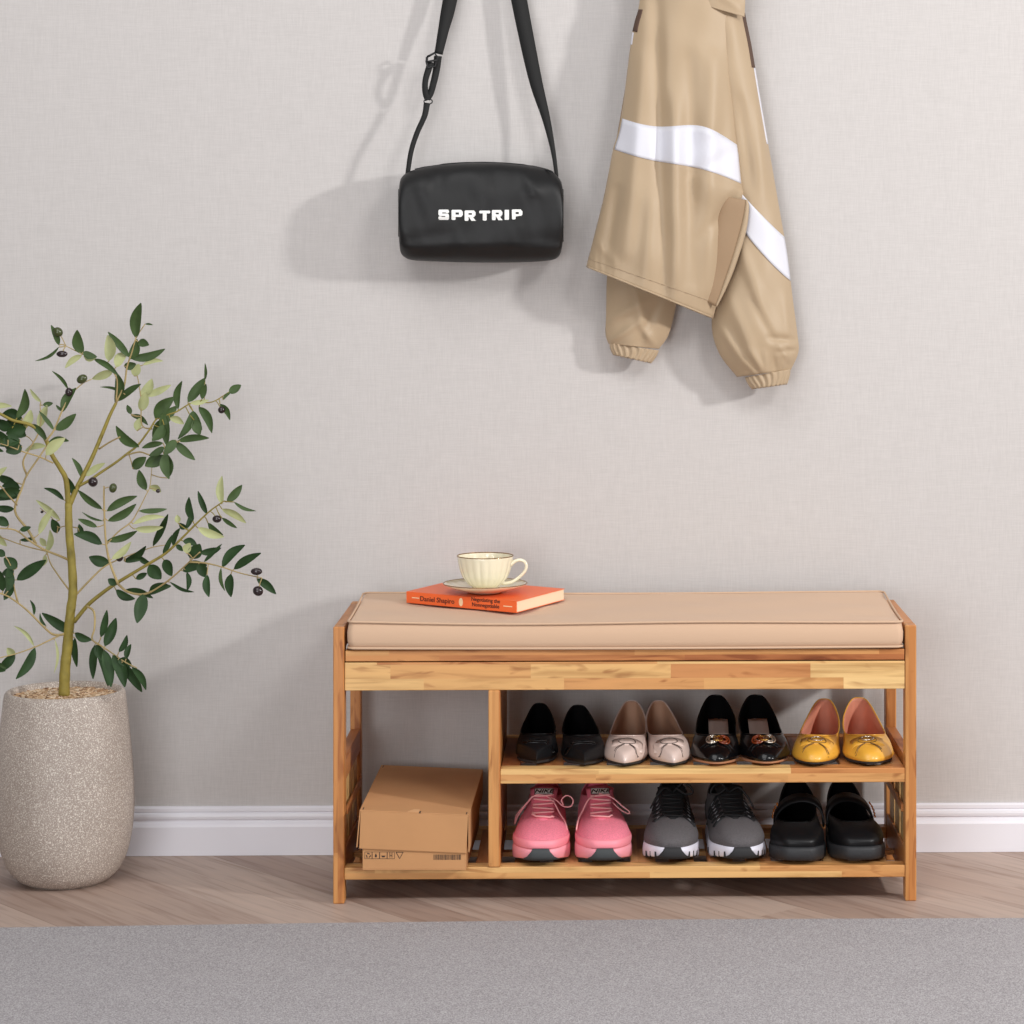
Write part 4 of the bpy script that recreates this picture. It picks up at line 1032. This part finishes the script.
# straps
def ribbon(b, pts, th=.0013):
    """pts: px, py, Y, width px, twist (deg)"""
    vs = [V(*p[:3]) for p in pts]; ws = [p[3] for p in pts]; tws = [p[4] if len(p) > 4 else 0 for p in pts]; rows = []; n = (len(pts)-1)*6
    cs_ = []
    for k in range(n+1):
        q = cr(vs, k/n); cs_.append((P(q.x, q.y, q.z), cr(ws, k/n)/548, cr(tws, k/n)))
    for k, (p, w_, tw) in enumerate(cs_):
        d = (cs_[min(k+1, n)][0]-cs_[max(k-1, 0)][0]).normalized(); sd = d.cross(V(0, 1, 0)).normalized(); nn = d.cross(sd)
        s2_ = sd*math.cos(R(tw))+nn*math.sin(R(tw)); n2 = d.cross(s2_)
        rows.append([p-s2_*w_/2-n2*th/2, p+s2_*w_/2-n2*th/2, p+s2_*w_/2+n2*th/2, p-s2_*w_/2+n2*th/2])
    b.loft(rows, cap0=True, cap1=True)
b = MB(); ribbon(b, [(484,-180,0.346,15),(466,-85,0.346,15),(450,0,0.341,14.5),(443.5,30,0.336,11),(438.5,54,0.333,8.5)])
ribbon(b, [(438,56,0.332,8),(436,72,0.329,7),(431,92,0.327,6.5),(427,99,0.326,6)], .0022)
ribbon(b, [(431,62,0.324,7),(425.5,80,0.321,6),(425.5,93,0.323,6),(428,100,0.326,6)], .0022)
ribbon(b, [(427,103,0.324,6.5),(424.5,116,0.319,5.6),(417,133,0.316,5.2),(411,152,0.311,5),(407.2,177,0.306,4.5)], .003)
ribbon(b, [(484,-180,0.351,15),(503,-85,0.349,16),(519,0,0.341,16),(534.5,76,0.333,13.5),(546,118,0.326,8.5),(553,150,0.319,5),(556.8,177,0.309,3.6)])
st = b.build('shoulder_strap', M_strap, bag)
b = MB(); b.tube([P(427, 57, 0.321), P(434.5, 53, 0.321), P(437.5, 57, 0.323), P(435.5, 66, 0.323), P(428, 68, 0.321), P(426.5, 62, 0.321), P(427, 57, 0.321)], .0022, n=8)
b.tube([P(426, 62, 0.320), P(437, 60, 0.321)], .002, n=8); b.build('slider_buckle', M_plast, st)
b = MB(); b.tube([P(428.2+4.2*math.cos(t), 101.5+2.6*math.sin(t), 0.324) for t in [2*PI*k/20 for k in range(21)]], .0011, n=6, caps=False); b.build('loop_ring', M_plast, st)

# ------------------------------------------------------------------ jacket
jk = thing('jacket', 'tan windbreaker jacket with white bands hanging on the wall', 'jacket', tuple(P(700, 300, .29)))
def fold_add(fs, x, y):
    s_ = 0
    for (x0, y0, x1, y1, w_, amp) in fs:
        t = clamp(((x-x0)*(x1-x0)+(y-y0)*(y1-y0))/((x1-x0)**2+(y1-y0)**2))
        dx, dy = x-(x0+(x1-x0)*t), y-(y0+(y1-y0)*t)
        s_ += amp*math.exp(-(dx*dx+dy*dy)/(w_*w_))*(.35+.65*math.sin(PI*min(1, max(0, t*.9+.08))))
    return s_
class Cloth:
    def __init__(s, rows, Yc, depth, folds, dback=.4, ex=.75, seed=0, hem=0):
        s.hem = hem
        s.rows = rows; s.Yc = Yc+.02; s.depth = depth; s.folds = folds; s.db = dback; s.ex = ex; s.seed = seed
        s.Lp = [V(r[0], r[1], 0) for r in rows]; s.Rp = [V(r[2], r[3], 0) for r in rows]
    def at(s, u, v, front=True, off=0, sag=0):
        l_, r_ = cr(s.Lp, v), cr(s.Rp, v); q = l_.lerp(r_, u); x, y = q.x, q.y
        d = cr(list(s.depth), v); sn = (math.sin(PI*clamp(u, 0, 1)))**s.ex
        y += sag*math.sin(PI*u)
        if front:
            Y = s.Yc - d*sn - fold_add(s.folds, x, y)*min(1, sn*3)
            Y += .0009*math.sin(x*.21+y*.05+s.seed)*sn + .0009*math.sin(x*.07-y*.11+s.seed*2)*sn
            if s.hem and v > .86: Y -= s.hem*sstep(.86, .97, v)*math.sin(x*1.15+2*math.sin(x*.13))*(.6+.4*math.sin(x*.37))*min(1, sn*2)
        else: Y = min(WALL-.004, s.Yc + d*s.db*sn)
        return P(x, y, Y-off)
    def mesh(s, nv=70, nu=44, cap=True):
        b = MB(); rings = []
        for i in range(nv+1):
            v = i/nv; rr = [s.at((1-math.cos(PI*j/nu))/2, v) for j in range(nu+1)] + [s.at((1-math.cos(PI*j/nu))/2, v, False) for j in range(nu-1, 0, -1)]
            rings.append(rr)
        b.loft(rings, cap0=cap, cap1=cap); return b
    def patch(s, vf0, vf1, u0=0.0, u1=1.0, nu=40, nv=8, off=.0012):
        b = MB(); rows = []
        for i in range(nv+1):
            row = []
            for j in range(nu+1):
                u = lerp(u0, u1, j/nu); row.append(s.at(u, lerp(vf0(u), vf1(u), i/nv), True, off))
            rows.append(row)
        b.loft(rows, closed=False); return b
# left sleeve (behind, below hem)
ls = Cloth([(618,180,700,180),(612,225,692,225),(608,262,682,270),(606.5,285,678,292),(606,315,674,316),(605.5,334,668,336),(608.5,344,659,349)], .318, (.02,.022,.024,.026,.028,.026,.020),
  [(632,285,650,345,5,.006),(612,320,645,300,4,.005),(660,300,640,340,5,-.006),(610,342,640,322,3,.004),(655,345,640,325,3,.004)], .5)
ls.mesh().build('sleeve', M_jack, jk)
def cuff(pl, pr, bl, br, Yc, d, nrib, parent):
    b = MB(); rings = []; n = 96
    for i in range(11):
        t = i/10; l_ = V(*pl, 0).lerp(V(*bl, 0), t); r_ = V(*pr, 0).lerp(V(*br, 0), t); rr = []
        bulge = 1+.05*math.sin(PI*t)
        for j in range(n):
            a = 2*PI*j/n; u = .5-.5*math.cos(a)*bulge; q = l_.lerp(r_, u)
            rib = .0022*math.sin(nrib*a + 1.2*math.sin(t*3+a*2))
            rr.append(P(q.x, q.y+(.8*math.sin(nrib*a)*(t-.1)), Yc - (d+rib)*math.sin(a)))
        rings.append(rr)
    b.loft(rings, cap0=True, cap1=True); return b.build('cuff', M_jack, parent)
sl_obj = [o for o in jk.children if o.name.startswith('sleeve')][0]
cuff((609.5,343), (659,350.5), (613,354.5), (651,363), .338, .017, 22, sl_obj)
# right sleeve
rs = Cloth([(690,-60,742,-60),(700,0,743.5,0),(708,40,752,48),(714,90,760,96),(724,150,770,154),(728,200,779,206),(724,250,787.5,256),(714,300,793,300),(712,330,797.5,334),(720,355,798.5,352),(737,377,791,370)], .305, (.03,.034,.036,.036,.034,.032,.034,.038,.040,.036,.024),
  [(735,230,770,330,6,.007),(755,60,765,200,6,.005),(730,300,760,370,6,.006),(795,340,770,338,2.5,-.006),(790,360,778,345,3,.005),(775,372,772,350,3,-.006),(765,374,750,350,3.5,.006),(785,300,790,350,5,.004),(744,200,730,270,4,-.006),(740,100,752,190,5,-.006),(768,374,764,352,2.2,.005),(781,370,785,356,2.2,.004),(757,376,745,362,2.5,.004),(752,300,776,345,4,-.006),(722,330,745,366,4,.006),(797,350,775,352,2,-.005)], .35)
rso = rs.mesh(90, 48).build('sleeve', M_jack, jk)
cuff((745,377.5), (790.5,369), (752,389), (787,384), .323, .021, 22, rso)
def vof(y): # sleeve rows are nearly horizontal: pixel height -> v
    lo_, hi_ = 0, 1
    for _ in range(30):
        m_ = (lo_+hi_)/2
        if (cr(rs.Lp, m_).y+cr(rs.Rp, m_).y)/2 < y: lo_ = m_
        else: hi_ = m_
    return lo_
rs.patch(lambda u: vof(lerp(180, 234, u)), lambda u: vof(lerp(212, 280, u)), .15, .995, 30, 10).build('white_band', M_jwhite, rso, solid=.0008)
rs.patch(lambda u: vof(12), lambda u: vof(64), .93, 1.0, 8, 20, .0016).build('brown_tape', M_jbrown, rso, solid=.0012)
rs.patch(lambda u: vof(64), lambda u: vof(142), .972, 1.0, 8, 20, .0016).build('white_tape', M_jwhite, rso, solid=.0012)
# body: back layer then front
bk = Cloth([(640,-60,742,-60),(639,20,742,20),(630,60,741,70),(618,130,742,150),(606,190,746.5,203),(598,225,744,236),(592,250,730,276),(588,266,716,312)], .300, (.022,.026,.028,.03,.032,.032,.03,.026), [], .3)
bko = bk.mesh(60, 30).build('back_panel', M_jackin, jk)
fl_ = Cloth([(722,196,747,200),(718,204,748,206),(714,225,746,222),(710,245,741.5,240),(708,265,732.5,268),(706,285,724,290),(704,300,716.5,307)], .262, (.004,.007,.009,.009,.008,.006,.003), [], .3)
flo = fl_.mesh(30, 16).build('side_flap', M_jackin, jk)
b = MB(); b.tube([fl_.at(.97, k/40, True, .001) for k in range(41)], [.0014+.0045*math.sin(PI*k/40) for k in range(41)], n=8); b.build('flap_edge', M_jack, flo)
body = Cloth([(641,-62,738,-62),(639.6,0,733,0),(632,34,732,56),(621,118,739,146),(613,149,742.5,184),(609,170,743,197),(603,200,728,220),(594,236,726,264),(586,267,713,319)], .282, (.020,.028,.036,.046,.050,.052,.054,.056,.052),
  [(656,0,664,300,7,-.012),(690,60,692,280,8,-.012),(643,60,626,250,9,.011),(674,100,677,300,7,.010),(713,60,710,290,9,.012),(617,190,606,262,5,-.007),(735,40,738,150,4,-.006),(725,130,700,150,5,-.004),(700,180,690,300,7,.004),(650,200,645,285,6,.004),(741,190,700,240,5,-.006),(738,150,690,175,4,-.004),(596,240,616,264,4,.004)], .15, .6, 0, .0012)
bm_ = body.mesh(90, 64); fo = bm_.build('front_panel', M_jack, jk)
def vb(a0): return a0
v1, v2 = 3/8, 4/8
body.patch(lambda u: v1-.012*math.sin(PI*u)+.01*math.sin(2*PI*u), lambda u: v2-.0*u+.012*math.sin(2*PI*u)-.01*math.sin(PI*u), .01, .99, 60, 10).build('white_band', M_jwhite, fo, solid=.0008)
# hem stitching ridge
b = MB(); b.tube([body.at(u, .965, True, .0004) for u in [k/60*.98+.01 for k in range(61)]], .0007, n=5); b.build('hem_seam', M_jack, fo)
b = MB(); b.tube([body.at(u, .997, True, .0002) for u in [k/60*.98+.01 for k in range(61)]], .0018, n=6); b.build('hem_edge', M_jack, fo)
# collar / shoulder fold at the top
cl = Cloth([(676,-70,746,-70),(680,-40,746,-40),(686,-16,745.5,-8),(692,-4,745,8),(696,3,744.5,17)], .271, (.010,.012,.014,.014,.013), [(700,-20,740,8,5,.005),(715,-30,742,-5,4,-.005)], .3)
cl.mesh(30, 30).build('collar', M_jack, jk)
p_ = P(712, -58, .31); b = MB(); b.tube([V(p_.x+.012*math.sin(t), p_.y, p_.z-.004-.018*(1-math.cos(t))/2+.012) for t in [2*PI*k/24 for k in range(25)]], .0014, n=6, caps=False); b.build('hanging_loop', M_jbrown, jk)
# left side tape
body.patch(lambda u: 1.25/8, lambda u: 1.95/8, .0, .045, 6, 12, .0016).build('brown_tape', M_jbrown, fo, solid=.0012)
body.patch(lambda u: 1.97/8, lambda u: 2.15/8, .0, .012, 6, 12, .0016).build('white_tape', M_jwhite, fo, solid=.0012)
# pegs above the frame
for i, (x, y) in enumerate(((484, -184), (712, -66))):
    p = P(x, y, .32); b = MB(); b.tube([V(p.x, WALL, p.z), V(p.x, WALL-.05, p.z+.004)], [.006, .006], n=14)
    b.tube([V(p.x, WALL-.05, p.z+.004), V(p.x, WALL-.06, p.z+.005)], [.010, .009], n=14)
    struct('trim_%d' % (i+1), b, WZ)

# ------------------------------------------------------------------ light, world, camera
def area(name, loc, target, size, power, col=(1, 1, 1), sy=None):
    l_ = bpy.data.lights.new(name, 'AREA'); l_.energy = power; l_.size = size; l_.color = col
    if sy: l_.shape = 'RECTANGLE'; l_.size_y = sy
    o = bpy.data.objects.new(name, l_); C.objects.link(o); o.location = loc
    o.rotation_euler = (Vector(target)-Vector(loc)).to_track_quat('-Z', 'Y').to_euler(); return o
area('key_light', (3.2, -1.75, 1.95), (0, .3, .6), .22, 86, (1, .985, .965))
area('second_light', (1.6, -2.6, 2.9), (0, .3, .6), .8, 34, (1, .985, .97))
area('overhead_softbox', (-.8, -1.8, 3.0), (0, .3, .5), 2.0, 36, (1, .99, .985))
area('fill_light', (-1.2, -4.3, .85), (.1, .3, .4), 1.6, 58, (.97, .98, 1))
w = bpy.data.worlds.new('studio'); bpy.context.scene.world = w; w.use_nodes = True
w.node_tree.nodes['Background'].inputs[0].default_value = (.98, .98, 1, 1); w.node_tree.nodes['Background'].inputs[1].default_value = .27
cam = bpy.data.cameras.new('camera'); co = bpy.data.objects.new('camera', cam); C.objects.link(co)
co.location = CAM; co.rotation_euler = (R(90), 0, -PSI)
cam.sensor_width = 36; cam.lens = F/1024*36; cam.shift_x = (512-CXP)/1024; cam.shift_y = (HY-512)/1024; cam.clip_end = 60
bpy.context.scene.camera = co
sc = bpy.context.scene; sc.view_settings.view_transform = 'Standard'; sc.view_settings.look = 'None'
sc.view_settings.exposure = 0.0; sc.view_settings.gamma = 1.0; sc.view_settings.use_curve_mapping = False
